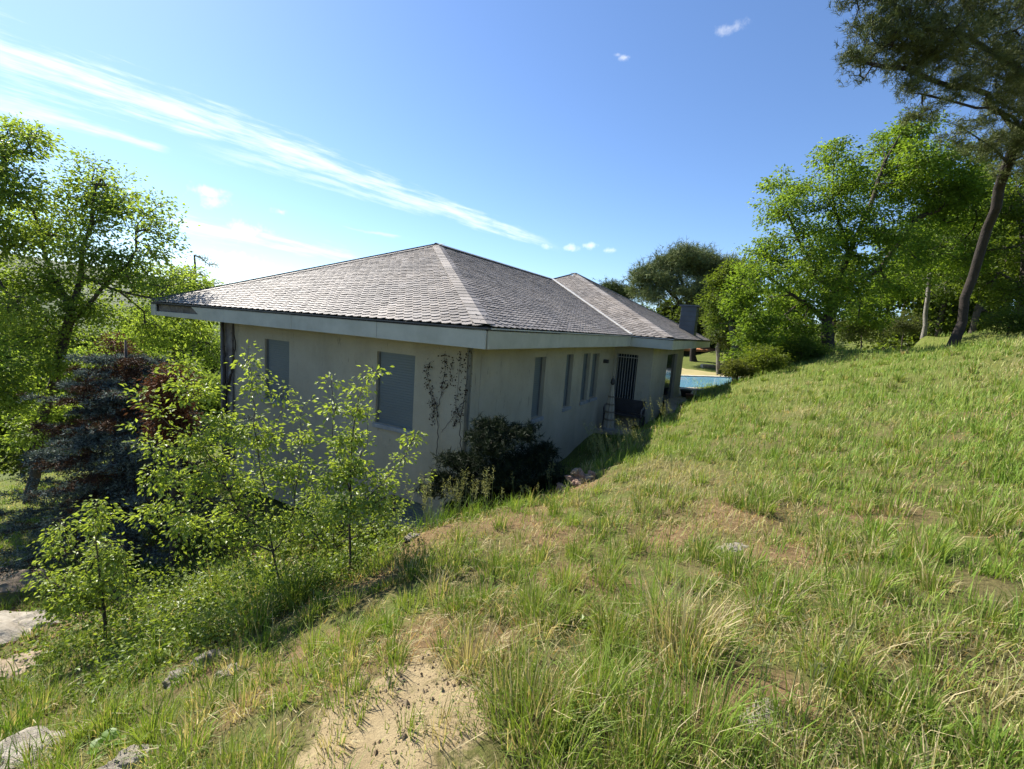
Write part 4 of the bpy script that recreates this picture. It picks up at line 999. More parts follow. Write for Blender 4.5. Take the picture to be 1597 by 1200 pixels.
# dead climber on the wall
def vines():
    rng = RS(3)
    def vine(name_label, starts, seed, leafy):
        e = empty('dead_vine', hw(*starts[0][0][:2], -4.2), name_label, 'vine')
        org_ = np.array(e.location); mb = MB(); LP = []
        for pts, rad in starts:
            P = [hw(*p) for p in pts]; Q = []
            for i in range(len(P) - 1):
                for k in range(6): Q.append(P[i] + (P[i + 1] - P[i]) * k / 6 + rng.normal(0, .012, 3) * (1 if i + k else 0))
            Q.append(P[-1]); mb.tube([q - org_ for q in Q], list(np.linspace(rad, rad * .35, len(Q))), 5)
            for q in Q[len(Q) // 3:]:
                for _ in range(leafy): LP.append(q + rng.normal(0, .035, 3) - np.array([0, 0, .02]))
        mb.build('stem', M['twig'], e)
        LP = np.array(LP); n = len(LP); c = np.array((.045, .03, .02)) * rng.uniform(.6, 1.8, (n, 1)); ln = rng.uniform(.02, .05, n)
        o = link('dry_leaves', leaves('dry_leaves', LP - org_, unit(rng.normal(0, 1, (n, 3))), ln, ln * .8, c, rng, .8), e, M['dry_leaf']); o['kind'] = 'stuff'
    w = OV - .03
    vine('dead climber with curled leaves on the front wall near the corner', [
        ([(1.35, w, -2.5), (1.38, w, -1.9), (1.42, w, -1.5), (1.62, w, -1.2), (1.72, w, -.9), (1.62, w, -.7)], .007), ([(1.42, w, -1.6), (1.32, w, -1.2), (1.28, w, -.8), (1.30, w, -.5)], .006),
        ([(1.35, w, -1.3), (1.15, w, -1.0), (1.12, w, -.6)], .005), ([(1.28, w, -2.0), (1.0, w, -1.6), (.96, w, -1.0), (.95, w, -.45)], .005), ([(.75, w - .08, -2.3), (.80, w - .1, -1.7), (.72, w - .1, -1.1), (.70, w - .1, -.4)], .009), ([(1.62, w, -1.2), (1.52, w, -1.5), (1.5, w, -1.8)], .005), ([(.72, w - .1, -1.3), (.95, w, -1.5), (.98, w, -1.8)], .006)], 1, 7)
    vine('thick bare climber on the far left corner of the front wall', [
        ([(UL - .22, w - .05, -4.2), (UL - .20, w - .08, -3), (UL - .16, w - .08, -2), (UL - .2, w - .08, -1.2), (UL - .1, w - .08, -.36)], .055), ([(UL - .2, w - .08, -2.2), (UL - .45, w - .03, -1.5), (UL - .55, w - .02, -.9), (UL - .5, w - .02, -.38)], .03), ([(UL - .2, w - .05, -3), (UL - .5, w, -2.4)], .018)], 2, 1)
vines()

# ------------------------------------------------------------------ pool side, terrace, shed
def poolside():
    z = -1.02
    def quad(name, px, mat, zz, h=.0):
        P = [tuple(np.array(p)) for p in px]
        return MB().prism([(p[0], p[1], zz - .25) for p in P], (0, 0, .25 + h)).build(name, mat)
    def pz(x, y, zz): v = ray(x, y); return EYE + v * ((zz - EYE[2]) / v[2])
    a, b, c, d = pz(1040, 606, z), pz(1160, 609, z), pz(1180, 590, z), pz(1040, 586, z)
    o = quad('pool_water', [a, b, c, d], M['pool_water'], z - .03); tag(o, kind='structure')
    # coping blocks round the pool
    ring = []
    ctr = (a + b + c + d) / 4
    out = [p + (p - ctr) * .13 for p in (a, b, c, d)]
    cop = MB()
    for i in range(4):
        p0, p1 = [(a, b, c, d)[i], (a, b, c, d)[(i + 1) % 4]]; q0, q1 = out[i], out[(i + 1) % 4]
        cop.prism([(p0[0], p0[1], z - .1), (p1[0], p1[1], z - .1), (q1[0], q1[1], z - .1), (q0[0], q0[1], z - .1)], (0, 0, .14))
    tag(cop.build('pool_edge', M['coping']), kind='structure')
    # near terrace and dry lawn
    t0 = [pz(1040, 640, z), pz(1200, 620, z), pz(1180, 606, z), pz(1030, 603, z)]
    o = MB().prism([(p[0], p[1], z - .5) for p in t0], (0, 0, .48)).build('terrace', M['terrace']); tag(o, kind='structure')
    l0 = [pz(1030, 587, z), pz(1180, 592, z), pz(1180, 571, z), pz(1020, 565, z)]
    o = MB().prism([(p[0], p[1], z - .5) for p in l0], (0, 0, .46)).build('lawn', M['dry_lawn']); tag(o, kind='structure')
    # pool house with tiled roof
    p = pz(1070, 566, z); q = pz(1112, 568, z)
    e = empty('pool_house', (p + q) / 2, 'low dark pool house with orange tiled roof seen under the eave', 'building')
    ex = unit(q - p); ey = np.array([-ex[1], ex[0], 0]); W = np.linalg.norm(q - p) / 2 + 1.0
    def L(x, y, zz): return tuple(ex * x + ey * y + np.array([0, 0, zz]))
    MB().prism([L(-W, 0, 0), L(W, 0, 0), L(W, 3, 0), L(-W, 3, 0)], (0, 0, 1.25)).build('wall', M['shed_wall'], e)
    MB().prism([L(-W - .3, -.4, 1.26), L(-W - .3, 3.4, 2.1), L(-W - .3, 3.4, 2.2), L(-W - .3, -.4, 1.5)], ex * (2 * W + .6)).build('roof', M['roof_tile'], e)
    # pale block on the lawn
    p = pz(1103, 576, z); e = MB().box(-.55, .55, -.3, .3, 0, .42).build('stone_block', M['limestone'], None, bevel=.06); e.location = p; tag(e, 'pale stone block on the dry lawn beyond the pool', 'stone')
    # floor of the sunken walk along the house
    q = [hw(.69, 8.0), hw(-.9, 8.0), hw(-1.1, 9.55), hw(.69, 9.55)]
    o = MB().prism([(x[0], x[1], -2.2) for x in q], (0, 0, .66)).build('paving', M['terrace']); tag(o, kind='structure')
poolside()

def furniture():
    # folded parasol on its stand
    b = hw(.32, 8.35); fz = -1.53
    e = empty('folded_parasol', (b[0], b[1], fz), 'folded beige parasol standing against the side wall', 'parasol')
    MB().tube([(0, 0, 0), (0, 0, 1.75)], .02, 8).build('pole', M['grey_wood'], e)
    pr = MB(); k = 16; rows = [(.165, .05), (.16, .25), (.14, .5), (.115, .8), (.085, 1.1), (.055, 1.35), (.045, 1.45)]
    vs_ = []
    for r, z in rows:
        for j in range(k):
            th = 2 * math.pi * j / k; rr = r * (1.1 if j % 2 else .82); vs_.append((rr * math.cos(th), rr * math.sin(th), z))
    n = len(rows)
    pr.add(vs_, [(i * k + j, i * k + (j + 1) % k, (i + 1) * k + (j + 1) % k, (i + 1) * k + j) for i in range(n - 1) for j in range(k)] + [tuple(range(k))[::-1], tuple(range((n - 1) * k, n * k))])
    c = pr.build('canopy', M['canvas'], e)
    for z in (.3, .55, .8, 1.05): 
        r = np.interp(z, [q[1] for q in rows], [q[0] for q in rows]) * 1.12
        MB().lathe([(r, z), (r + .004, z + .02), (r * .97, z + .05)], k=16).build('band', M['canvas_stripe'], c)
    MB().lathe([(.03, 1.45), (.075, 1.52), (.06, 1.62), (.02, 1.68)], k=12).build('finial', M['dark_wood'], e)
    MB().lathe([(.2, 0), (.2, .05), (.05, .07)], k=16).build('base', M['concrete'], e)
    # dark garden bench under the barred window
    b = hw(.05, 9.15)
    e = empty('garden_bench', (b[0], b[1], fz), 'dark garden bench with curved arms under the barred window', 'bench'); e.rotation_euler = house.rotation_euler
    W = .62
    MB().box(-W, W, -.25, .25, .40, .45).build('seat', M['dark_wood'], e, bevel=.01)
    MB().box(-W, W, .22, .27, .46, .92).build('backrest', M['dark_wood'], e, bevel=.01)
    for s in (-1, 1):
        MB().tube([(s * W, -.26, .42), (s * W, -.30, .58), (s * W, -.22, .68), (s * W, 0, .70), (s * W, .22, .78)], .03, 8).build('arm', M['grey_wood'], e, True)
        for y in (-.22, .22): MB().box(s * W - .035, s * W + .035, y - .03, y + .03, 0, .40).build('leg', M['dark_wood'], e)
    # pots at the far corner
    for i, (u, v, r, h, lab) in enumerate(((-1.0, 15.6, .24, .42, 'large dark plant pot at the far end of the side wall'), (-1.25, 14.9, .16, .28, 'smaller plant pot nearer along the far side wall'))):
        b = hw(u, v); zz = g1(b[0], b[1])
        e = empty('plant_pot', (b[0], b[1], zz), lab, 'pot')
        MB().lathe([(r * .65, 0), (r * .95, h * .85), (r * 1.05, h * .86), (r * 1.05, h), (r * .9, h), (r * .85, h * .9)], k=18).build('pot', M['dark_wood'] if i == 0 else M['terracotta'], e, True)
        MB().lathe([(r * .86, h * .86), (.01, h * .9)], k=18).build('earth', M['rotten_wood'], e)
    # white plastic garden table by the spruce
    b = at(170, 850, 8.6); zz = g1(b[0], b[1])
    e = empty('garden_table', (b[0], b[1], zz), 'white plastic garden table half hidden behind the spruce trunk', 'table', rz=.5)
    MB().box(-.42, .42, -.3, .3, .5, .54).build('table_top', M['white_paint'], e, bevel=.012)
    for x in (-.36, .36):
        for y in (-.25, .25): MB().tube([(x, y, .5), (x * 1.08, y * 1.08, 0)], [.028, .02], 8).build('leg', M['white_paint'], e)
    MB().box(-.36, .36, -.24, .24, .42, .498).build('apron', M['white_paint'], e)
furniture()

# ------------------------------------------------------------------ rocks
ROCK = {}
def rock_mesh(seed):
    import bmesh
    from mathutils import noise as mn
    bm = bmesh.new(); bmesh.ops.create_icosphere(bm, subdivisions=4, radius=1)
    off = Vector((seed * 7.3, seed * 3.1, seed * 1.7))
    for v in bm.verts:
        p = v.co.copy(); n1 = mn.fractal(p * 1.1 + off, 1, 2, 3); cell = mn.cell(p * 1.6 + off); n2 = mn.fractal(p * 4 + off, .8, 2.2, 4)
        v.co = p * (1 + n1 * .35 + (cell - .5) * .16 + n2 * .10)
        v.co.z = max(v.co.z, -.55) if v.co.z < 0 else v.co.z * (1 - .25 * max(0, v.co.z - .6))
    me = bpy.data.meshes.new('rock'); bm.to_mesh(me); bm.free()
    return me
def rocks():
    mats = ['limestone', 'tan_rock', 'red_rock']
    lst = [(55, 1190, .40, .24, .12, .25, 0, 'long pale rock slab at the bottom left corner'), (215, 1194, .17, .12, .07, .2, 0, 'flat pale rock right of the broad leaved plant'), (20, 985, .62, .34, .20, -.2, 0, 'pale rock ledge at the left edge beside the small shrub'), (10, 1050, .60, .30, .16, .1, 1, 'tan ledge below the pale rock at the left edge'),
           (20, 915, .62, .4, .22, .2, 1, 'rounded tan boulder left of the small shrub'), (330, 1030, .14, .10, .07, .5, 0, 'small grey rock in the bank below the tall shrub'), (285, 1060, .12, .08, .06, .1, 0, 'lichen grey rock at the lower edge of the bank'), (1142, 857, .13, .08, .035, .3, 0, 'flat pale stone lying in the meadow'), (645, 838, .10, .07, .05, .8, 0, 'pale stone on the crest right of the slender shrub'),
           (360, 1050, .09, .07, .05, .9, 0, 'white stone half buried among dry stalks'), (1215, 1130, .16, .10, .03, .4, 0, 'whitish flat stone under grass at the lower right')]
    for i, (x, y, a, b, c, rz, mi, lab) in enumerate(lst):
        p = gp(x, y); me = rock_mesh(i + 1); me.materials.append(M[mats[mi]])
        o = link('rock', me); o.location = (p[0], p[1], p[2] - c * .12); o.scale = (a, b, c); o.rotation_euler = (RS(i).uniform(-.15, .15), RS(i + 9).uniform(-.15, .15), rz); tag(o, lab, 'rock')
    # stone heap at the top of the bank
    c = gp(893, 760); rng = RS(4)
    heap = [tuple([a * .7, b_ * .7, c_ * .7, d_ * .62, t_]) for a, b_, c_, d_, t_ in [(-.16, .0, .05, .15, 'largest reddish stone at the left foot of the heap'), (.08, -.05, .06, .14, 'middle reddish stone at the front of the heap'), (.27, .0, .05, .12, 'right end stone of the heap'), (-.05, .05, .20, .11, 'upper left stone of the heap'), (.12, .05, .2, .12, 'upper right stone of the heap'), (.03, .02, .30, .085, 'topmost pale stone of the heap'), (-.22, .08, .15, .08, 'small stone on the left shoulder of the heap'), (.36, .05, .12, .08, 'small stone on the right shoulder of the heap')]]
    for i, (dx, dy, dz, r, lab) in enumerate(heap):
        me = rock_mesh(20 + i); me.materials.append(M['red_rock' if i % 3 != 2 else 'tan_rock'])
        o = link('rock', me); gx, gy = c[0] + dx, c[1] + dy; o.location = (gx, gy, g1(gx, gy) + dz); o.scale = (r * 1.2, r, r * .75); o.rotation_euler = tuple(rng.uniform(-.5, .5, 3)); tag(o, lab + ' by the sunken walk', 'stone', 'stone heap by the house')
    # grit and clods on the bare ground
    rng = RS(6); P = []; S = []
    for _ in range(2600):
        s, r = SAND[rng.randint(len(SAND))] if rng.rand() < .55 else RUST[rng.randint(len(RUST))]
        d = rng.normal(0, r * .8, 2); P.append((s[0] + d[0], s[1] + d[1])); S.append(rng.gamma(.9, .0026) + .0012)
    P = np.array(P); S = np.array(S); z = ground(P[:, 0], P[:, 1])
    oc = np.array([(1, 0, 0), (0, 1, 0), (-1, 0, 0), (0, -1, 0), (0, 0, .8), (0, 0, -.5)], float)
    V_ = np.c_[P, z + S * .2][:, None] + oc[None] * S[:, None, None] * rng.uniform(.6, 1.3, (len(S), 6, 1))
    f = np.array([(0, 1, 4), (1, 2, 4), (2, 3, 4), (3, 0, 4), (1, 0, 5), (2, 1, 5), (3, 2, 5), (0, 3, 5)])
    F_ = (np.arange(len(S)) * 6)[:, None, None] + f[None]
    tone = rng.rand(len(S), 1); cols = np.repeat((1 - tone) * np.array([[.15, .105, .06]]) + tone * np.array([[.42, .33, .21]]), 6, 0)
    o = link('gravel', np_mesh('gravel', V_.reshape(-1, 3), [F_.reshape(-1, 3)], cols), None, M['dry_leaf']); tag(o, 'loose grit and clods on the bare sandy patch', 'gravel', kind='stuff')
rocks()

# ------------------------------------------------------------------ grass and ground cover
def blades(name, P, h, az, lean, w, cols, curve=.6):
    n = len(P); d = np.c_[np.cos(az), np.sin(az), np.zeros(n)]; s = np.c_[-np.sin(az), np.cos(az), np.zeros(n)]
    # blade faces turn freely about their axis
    tw = RS(1).uniform(-1.2, 1.2, n)[:, None]; s = s * np.cos(tw) + d * np.sin(tw)
    hz = h[:, None]; l = lean[:, None]
    z = np.array([[0, 0, 1.0]])
    m1 = P + z * hz * .5 * np.sqrt(np.maximum(1 - l ** 2 * .25, .1)) + d * hz * l * .28
    tip = P + z * hz * np.sqrt(np.maximum(1 - l ** 2, .04)) * (1 - .25 * curve * l) + d * hz * l * (.75 + .25 * curve)
    W = w[:, None] * .5
    v = np.stack([P - s * W, P + s * W, m1 + s * W * .8, m1 - s * W * .8, tip], 1).reshape(-1, 3)
    b = np.arange(n)[:, None] * 5
    return np_mesh(name, v, [b + np.array([[0, 1, 2, 3]]), b + np.array([[3, 2, 4]])], np.repeat(cols, 5, 0))
GREEN_A, GREEN_B, YEL, STRAW = np.array((.095, .18, .022)), np.array((.20, .305, .045)), np.array((.34, .38, .085)), np.array((.54, .46, .25))
def patch_mask(x, y, lst, k=1.0):
    m = np.zeros(len(x)); wob = (fbm(x * 6, y * 6, 40, 4) - .5) * 1.8
    for (c, r) in lst:
        d = np.hypot(x - c[0], y - c[1]) + wob * r * 1.1; m = np.maximum(m, np.clip((r * k * 1.15 - d) / (r * .3), 0, 1))
    return m
def house_mask(x, y, pad=0.0):
    u, v = to_uv(x, y)
    return ((u > .55 - pad) & (u < 8.5 + pad) & (v > .6 - pad) & (v < 20)) | ((u > -.75) & (u < 2) & (v > 9.4) & (v < 16.5)) | ((u > -1.1) & (u < .8) & (v > 7.9) & (v < 9.6))
def sample_view(n, rng, y0, y1, power=1.6):
    """points over the slope, denser towards the camera"""
    Y = y0 * (y1 / y0) ** (rng.rand(n) ** (1 / power) if power != 1 else rng.rand(n))
    X = -(Y * 1.3 + .9) + rng.rand(n) * (Y * 2.68 + 3.4)
    return X, Y
def grass():
    rng = RS(12)
    # --- meadow turf
    X, Y = sample_view(430000, rng, 1.0, 30.0, 1.0)
    dens = fbm(X * .9 + 4, Y * .9, 21, 4); tuf = fbm(X * 3.1, Y * 3.1, 23, 3); dryn = fbm(X * .55, Y * .55 + 9, 25, 4)
    sand = patch_mask(X, Y, SAND); rust = patch_mask(X, Y, RUST, .9)
    right = np.clip((X + .3 * Y - .2) / 3.0, 0, 1)              # meadow thickens up the slope
    keep = rng.rand(len(X)) < np.clip(.26 + .5 * right + (tuf - .48) * 3.6 + (dens - .5) * 1.0, .06, 1)
    keep &= rng.rand(len(X)) < .40 + .60 * np.clip((Y - 2.2) / 3.5, 0, 1)
    keep &= (rng.rand(len(X)) > sand * .74) & (rng.rand(len(X)) > rust * .62) & ~house_mask(X, Y, .1)
    X, Y, tuf, dryn, right = X[keep], Y[keep], tuf[keep], dryn[keep], right[keep]
    n = len(X); Z = ground(X, Y); dist = np.hypot(X, Y)
    dry = np.clip((dryn - .575) * 2.8 + rng.normal(.10, .23, n) + (1 - right) * .14, 0, 1)
    h = rng.gamma(3.2, .020, n) * (.7 + 1.0 * np.clip(tuf, .2, .9)) * (1 + .45 * right) * (1 - .35 * dry) * (1 + .5 * np.clip((Y - 5) / 6, 0, 1)); h = np.clip(h * (.72 + .28 * np.clip((Y - 2) / 4, 0, 1)) * .85, .02, .32)
    w = (.0028 + .0009 * dist.clip(1, 22) ** .9) * rng.uniform(.7, 1.3, n)
    f = rng.rand(n)[:, None]; c = GREEN_A * (1 - f) + GREEN_B * f
    g2 = (rng.rand(n) < .38)[:, None]; c = np.where(g2, c * .45 + YEL * .55, c)
    c = c * (1 - dry[:, None]) + STRAW * dry[:, None] * rng.uniform(.6, 1.15, (n, 1)); c *= rng.uniform(.8, 1.25, (n, 1))
    o = link('meadow_grass', blades('meadow', np.c_[X, Y, Z - .01], h, np.where(rng.rand(n) < .45, rng.normal(.5, .6, n), rng.rand(n) * 2 * math.pi), np.clip(rng.normal(.45, .25, n), .02, .95), w, c), None, M['grass_blade'])
    tag(o, 'short mixed green and straw grass over the whole slope', 'grass', kind='stuff')
    # --- dry thatch lying flat
    X, Y = sample_view(80000, rng, 1.0, 16, .8)
    sand = patch_mask(X, Y, SAND); dn = fbm(X * 1.3, Y * 1.3, 51, 4)
    keep = (rng.rand(len(X)) < np.clip((dn - .33) * 2.6, .05, 1)) & (rng.rand(len(X)) > sand * .8) & ~house_mask(X, Y, .1); X, Y = X[keep], Y[keep]; n = len(X)
    c = STRAW * rng.uniform(.45, 1.25, (n, 1)) * np.where(rng.rand(n, 1) < .25, np.array([[.75, .55, .4]]), 1.0)
    o = link('dry_thatch', blades('thatch', np.c_[X, Y, ground(X, Y) + .004], rng.uniform(.05, .17, n), rng.rand(n) * 2 * math.pi, np.clip(rng.normal(.95, .05, n), .8, .995), (.0025 + .0008 * Y) * rng.uniform(.6, 1.2, n), c, 1.0), None, M['grass_blade'])
    tag(o, 'fallen straw and dead stalks matted between the grass', 'thatch', kind='stuff')
    # --- clumps
    TX, TY, TH, TN = [], [], [], []
    X, Y = sample_view(2500, rng, 1.15, 18, 1.0)
    sand = patch_mask(X, Y, SAND, 1.0); keep = (sand < .4) & ~house_mask(X, Y, .2) & (rng.rand(len(X)) < .75)
    cl = list(zip(X[keep], Y[keep], rng.uniform(.08, .24, keep.sum()), rng.randint(30, 85, keep.sum())))
    for (x, y, hh, nn) in ((700, 885, .24, 190), (830, 960, .26, 160), (885, 915, .24, 150), (735, 1040, .24, 200), (550, 1010, .22, 170), (820, 1130, .34, 260), (1060, 1020, .42, 330), (1010, 980, .36, 200), (1080, 1160, .36, 260), (1190, 785, .20, 170), (960, 1000, .26, 200), (640, 950, .18, 130), (770, 900, .2, 130), (420, 930, .5, 260), (455, 950, .5, 200), (380, 960, .45, 200), (400, 985, .4, 160), (480, 930, .42, 160), (350, 990, .4, 150), (300, 1010, .36, 150), (240, 1040, .36, 150), (520, 910, .36, 150), (330, 940, .45, 160), (590, 890, .3, 120), (900, 870, .2, 120), (1200, 960, .26, 180), (1300, 1060, .3, 200), (930, 1110, .32, 200), (1150, 900, .22, 150), (640, 900, .2, 120), (1440, 870, .26, 160), (1350, 930, .24, 160), (1000, 1190, .34, 160), (560, 1090, .12, 60), (860, 1190, .34, 150), (1530, 830, .3, 170), (150, 1140, .3, 150), (60, 1120, .32, 160), (235, 1155, .26, 130), (20, 1150, .3, 140), (290, 1180, .22, 120), (110, 1165, .2, 90), (560, 1130, .1, 40), (640, 1150, .1, 40), (600, 1080, .1, 50), (690, 1150, .14, 60), (520, 1170, .12, 60)):
        p = gp(x, y); cl.append((p[0], p[1], hh, nn))
    P, H_, AZ, LE, W_, C_ = [], [], [], [], [], []
    for (x, y, hh, nn) in cl:
        r = .035 + .00038 * nn + rng.rand() * .03; a = rng.rand(nn) * 2 * math.pi; rr = np.sqrt(rng.rand(nn)) * r
        px_, py_ = x + np.cos(a) * rr, y + np.sin(a) * rr
        P.append(np.c_[px_, py_, np.full(nn, 0.)]); H_.append(hh * rng.uniform(.45, 1.25, nn)); AZ.append(a + rng.normal(0, .6, nn)); LE.append(np.clip(rr / r * .55 + rng.normal(.12, .18, nn), .02, .97))
        dd = math.hypot(x, y); W_.append((.0030 + .0008 * dd) * rng.uniform(.7, 1.3, nn))
        f = rng.rand(nn, 1); c = (GREEN_A * (1 - f) + GREEN_B * f) * rng.uniform(.7, 1.15); yk = rng.rand() * .4; c = c * (1 - yk) + YEL * yk; dr = (rng.rand(nn, 1) < (rng.uniform(.06, .34) if rng.rand() < .9 else .8)); C_.append(np.where(dr, STRAW * rng.uniform(.5, 1.1, (nn, 1)), c))
    P = np.concatenate(P); P[:, 2] = ground(P[:, 0], P[:, 1]) - .015
    o = link('grass_clumps', blades('clumps', P, np.concatenate(H_), np.concatenate(AZ), np.concatenate(LE), np.concatenate(W_), np.concatenate(C_)), None, M['grass_blade'])
    tag(o, 'tufted taller green grass scattered over the slope', 'grass', kind='stuff')
    # --- lush grass in the hollow on the left
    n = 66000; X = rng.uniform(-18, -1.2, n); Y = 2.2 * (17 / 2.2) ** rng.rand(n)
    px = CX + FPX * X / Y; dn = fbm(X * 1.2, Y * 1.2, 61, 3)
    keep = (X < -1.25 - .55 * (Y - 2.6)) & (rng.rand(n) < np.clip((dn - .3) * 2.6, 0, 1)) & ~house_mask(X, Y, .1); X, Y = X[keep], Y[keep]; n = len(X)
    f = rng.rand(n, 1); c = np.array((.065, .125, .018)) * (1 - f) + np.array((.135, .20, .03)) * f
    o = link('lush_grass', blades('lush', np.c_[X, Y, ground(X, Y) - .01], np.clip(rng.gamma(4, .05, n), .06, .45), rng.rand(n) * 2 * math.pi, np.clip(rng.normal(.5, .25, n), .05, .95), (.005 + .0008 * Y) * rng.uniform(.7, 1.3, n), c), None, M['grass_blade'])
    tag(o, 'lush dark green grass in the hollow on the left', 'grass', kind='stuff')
    # --- broad leaved weeds under the shrubs and along the crest
    SP = [(300, 960, .5, 1500), (370, 920, .45, 1500), (250, 1000, .45, 1300), (330, 1010, .35, 900), (210, 1050, .35, 700), (450, 930, .4, 1100), (530, 900, .35, 900), (590, 870, .3, 700), (250, 930, .4, 900), (180, 1000, .4, 700), (640, 780, .3, 300), (740, 790, .16, 420), (930, 985, .07, 60), (885, 1160, .06, 60), (100, 1010, .4, 600)]
    P, D = [], []
    for (x, y, r, nn) in SP:
        p = gp(x, y); q = rng.normal(0, r * .55, (nn, 2)) + p[:2]; P.append(np.c_[q, ground(q[:, 0], q[:, 1]) + rng.gamma(1.6, .10, nn) * min(1, r * 2.5)]); 
    P = np.concatenate(P); n = len(P); ln = rng.uniform(.022, .05, n)
    f = rng.rand(n, 1); c = np.array((.10, .16, .025)) * (1 - f) + np.array((.25, .32, .06)) * f
    o = link('ground_cover', leaves('weeds', P, unit(rng.normal(0, 1, (n, 3)) * np.array([1, 1, .5])), ln, ln * .7, c, rng, .15), None, M['shrub_leaf'])
    tag(o, 'low bright leafy weeds under the shrubs on the bank', 'ground cover', kind='stuff')
    # --- leaf litter in the shaded hollow
    n = 9000; X = rng.uniform(-7, -1.5, n); Y = rng.uniform(4.5, 9.5, n); keep = ~house_mask(X, Y, .05); X, Y = X[keep], Y[keep]; n = len(X); ln = rng.uniform(.03, .075, n)
    f = rng.rand(n, 1); c = np.array((.09, .05, .025)) * (1 - f) + np.array((.30, .20, .11)) * f
    o = link('leaf_litter', leaves('litter', np.c_[X, Y, ground(X, Y) + .012], unit(rng.normal(0, 1, (n, 3)) * np.array([1, 1, .15])), ln, ln * .7, c, rng, 0), None, M['dry_leaf'])
    tag(o, 'brown fallen leaves below the spruce', 'leaf litter', kind='stuff')
grass()

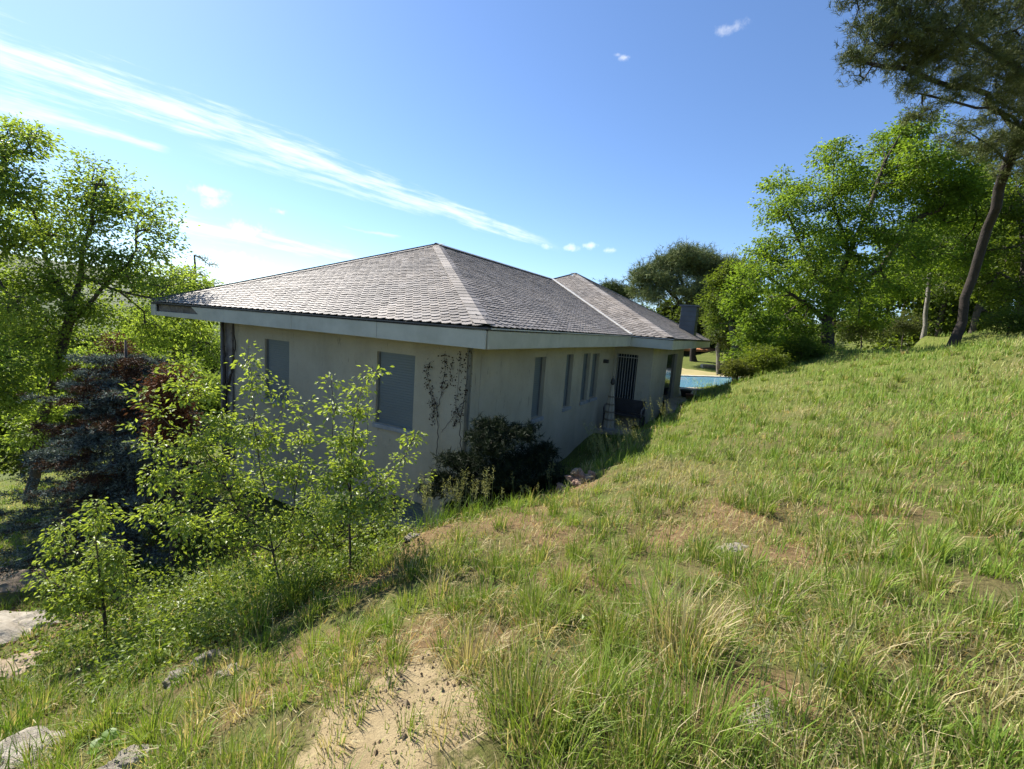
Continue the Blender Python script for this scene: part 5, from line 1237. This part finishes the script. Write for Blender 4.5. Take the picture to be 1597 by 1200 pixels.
def seed_grass():
    """tall flowering grasses at the edge of the bank: each a plant of its own"""
    def plant(x, y, H, n, lab, bend, seed, Y=None, sprd=.09, colr=(.26, .27, .11)):
        rng = RS(seed); p = gp(x, y) if Y is None else at(x, y, Y); p[2] = g1(p[0], p[1])
        e = empty('flowering_grass', p, lab, 'grass plant', 'flowering grasses along the crest')
        st = MB(); NP, ND = [], []
        for i in range(n):
            b = np.array([rng.normal(0, sprd), rng.normal(0, sprd * .6), 0]); h = H * rng.uniform(.6, 1.1); az = rng.normal(0, .5)
            d = np.array([bend * rng.uniform(.4, 1.2) + rng.normal(0, .08), rng.normal(0, .10), 0])
            pts = [b + np.array([0, 0, -.02]) + d * h * t ** 2 * .5 + np.array([0, 0, h * (t - .12 * abs(bend) * t ** 3)]) for t in np.linspace(0, 1, 6)]
            st.tube(pts, list(np.linspace(.0028, .0012, 6)), 3, False)
            ax = unit(pts[-1] - pts[-2])
            for t in np.linspace(.0, 1, 13):
                q = pts[-3] + (pts[-1] - pts[-3]) * (.25 + t * .85) + rng.normal(0, .008, 3)
                for _ in range(2):
                    NP.append(q); ND.append(unit(ax * .9 + rng.normal(0, .55, 3) + np.array([bend * .5, 0, -.2])))
        st.build('stems', M['twig'] if False else M['straw_stem'], e)
        NP, ND = np.array(NP), np.array(ND); m = len(NP); ln = rng.uniform(.022, .045, m)
        o = link('seed_heads', leaves('seed_heads', NP, ND, ln, ln * .17, np.array(colr) * rng.uniform(.6, 1.2, (m, 1)), rng, .25), e, M['grass_blade']); o['kind'] = 'stuff'
        nb = n * 7; a = rng.rand(nb) * 2 * math.pi
        f = rng.rand(nb, 1)
        bl = blades('leaf_blades', np.c_[rng.normal(0, sprd, nb), rng.normal(0, sprd, nb), np.full(nb, -.02)], H * rng.uniform(.25, .6, nb), a, np.clip(rng.normal(.45, .2, nb), .1, .9), np.full(nb, .006), (GREEN_A * (1 - f) + GREEN_B * f))
        o = link('leaf_blades', bl, e, M['grass_blade']); o['kind'] = 'stuff'
    plain('straw_stem', (.22, .24, .09), (.15, .18, .06), 5, .6)
    plant(672, 812, .62, 14, 'tall flowering grass nearest the house corner left of the leafy weed', -.25, 1, 4.75)
    plant(705, 800, .58, 14, 'upright flowering grass just left of the leafy weed on the crest', .05, 2, 4.9)
    plant(735, 795, .56, 12, 'flowering grass behind the leafy weed on the crest', .12, 3, 5.0)
    plant(765, 800, .5, 5, 'single thin flowering grass right of the leafy weed', -.2, 4, 5.1)
    plant(820, 778, .42, 6, 'thin flowering grass against the dark juniper', -.15, 5, 5.7)
    plant(862, 765, .5, 4, 'sparse tall grass left of the stone heap', -.2, 6, 6.1)
    plant(948, 705, .8, 26, 'arching silvery grass clump below the folded parasol', -.55, 7, 7.2, .14)
    plant(985, 683, .78, 24, 'arching silvery grass clump below the bench', -.5, 8, 8.0, .14)
    plant(1035, 650, .7, 18, 'arching grass clump before the wing corner', -.5, 9, 9.6, .16)
    plant(1115, 612, .5, 12, 'grass clump on the crest below the pool', .1, 10, 14.5, .3)
    plant(1215, 1120, .5, 7, 'tall seeding grass at the lower right over a flat stone', .25, 11, None)
seed_grass()

def big_leaf_plant():
    p = gp(168, 1168); e = empty('broad_leaved_plant', p, 'small plant with rounded glossy leaves among the pale rocks', 'plant')
    rng = RS(2)
    for i, (az, l, el) in enumerate((az_, l_ * .62, el_) for az_, l_, el_ in ((.2, .13, .7), (1.1, .10, 1.0), (2.2, .14, .5), (3.0, .12, .35), (4.2, .11, .6), (5.3, .13, .4), (.9, .07, 1.3), (3.6, .08, 1.1))):
        d = np.array([math.cos(az) * math.cos(el), math.sin(az) * math.cos(el), math.sin(el)]); s = np.array([-math.sin(az), math.cos(az), 0]); up = np.cross(d, s)
        mb = MB(); pts = []; st = d * .04
        for t, w in ((0, .02), (.2, .3), (.45, .42), (.7, .36), (.9, .18), (1.0, .02)):
            c = st + d * l * t - np.array([0, 0, .25 * l * t * t])
            pts += [c - s * w * l + np.array([0, 0, .12 * w * l]), c, c + s * w * l + np.array([0, 0, .12 * w * l])]
        fs = []
        for k in range(5):
            for j in range(2): fs.append((k * 3 + j, k * 3 + j + 1, k * 3 + 4 + j, k * 3 + 3 + j))
        mb.add(pts, fs); me = np_mesh('leaf', np.array(mb.v), [np.array(mb.f)], np.tile(np.array([(.13, .24, .03)]) * rng.uniform(.8, 1.4), (len(mb.v), 1)), True)
        link('leaf', me, e, M['shrub_leaf'])
    MB().tube([(0, 0, -.03), (0, 0, .05)], .006, 5).build('stem', M['straw_stem'], e)
big_leaf_plant()

for o in bpy.data.objects:
    if o.type == 'MESH' and o.name.startswith('tmp'): bpy.data.objects.remove(o)
scene.render.engine = 'CYCLES'
scene.cycles.max_bounces = 4; scene.cycles.diffuse_bounces = 3; scene.cycles.glossy_bounces = 2; scene.cycles.use_light_tree = False; scene.cycles.transmission_bounces = 3; scene.cycles.transparent_max_bounces = 6
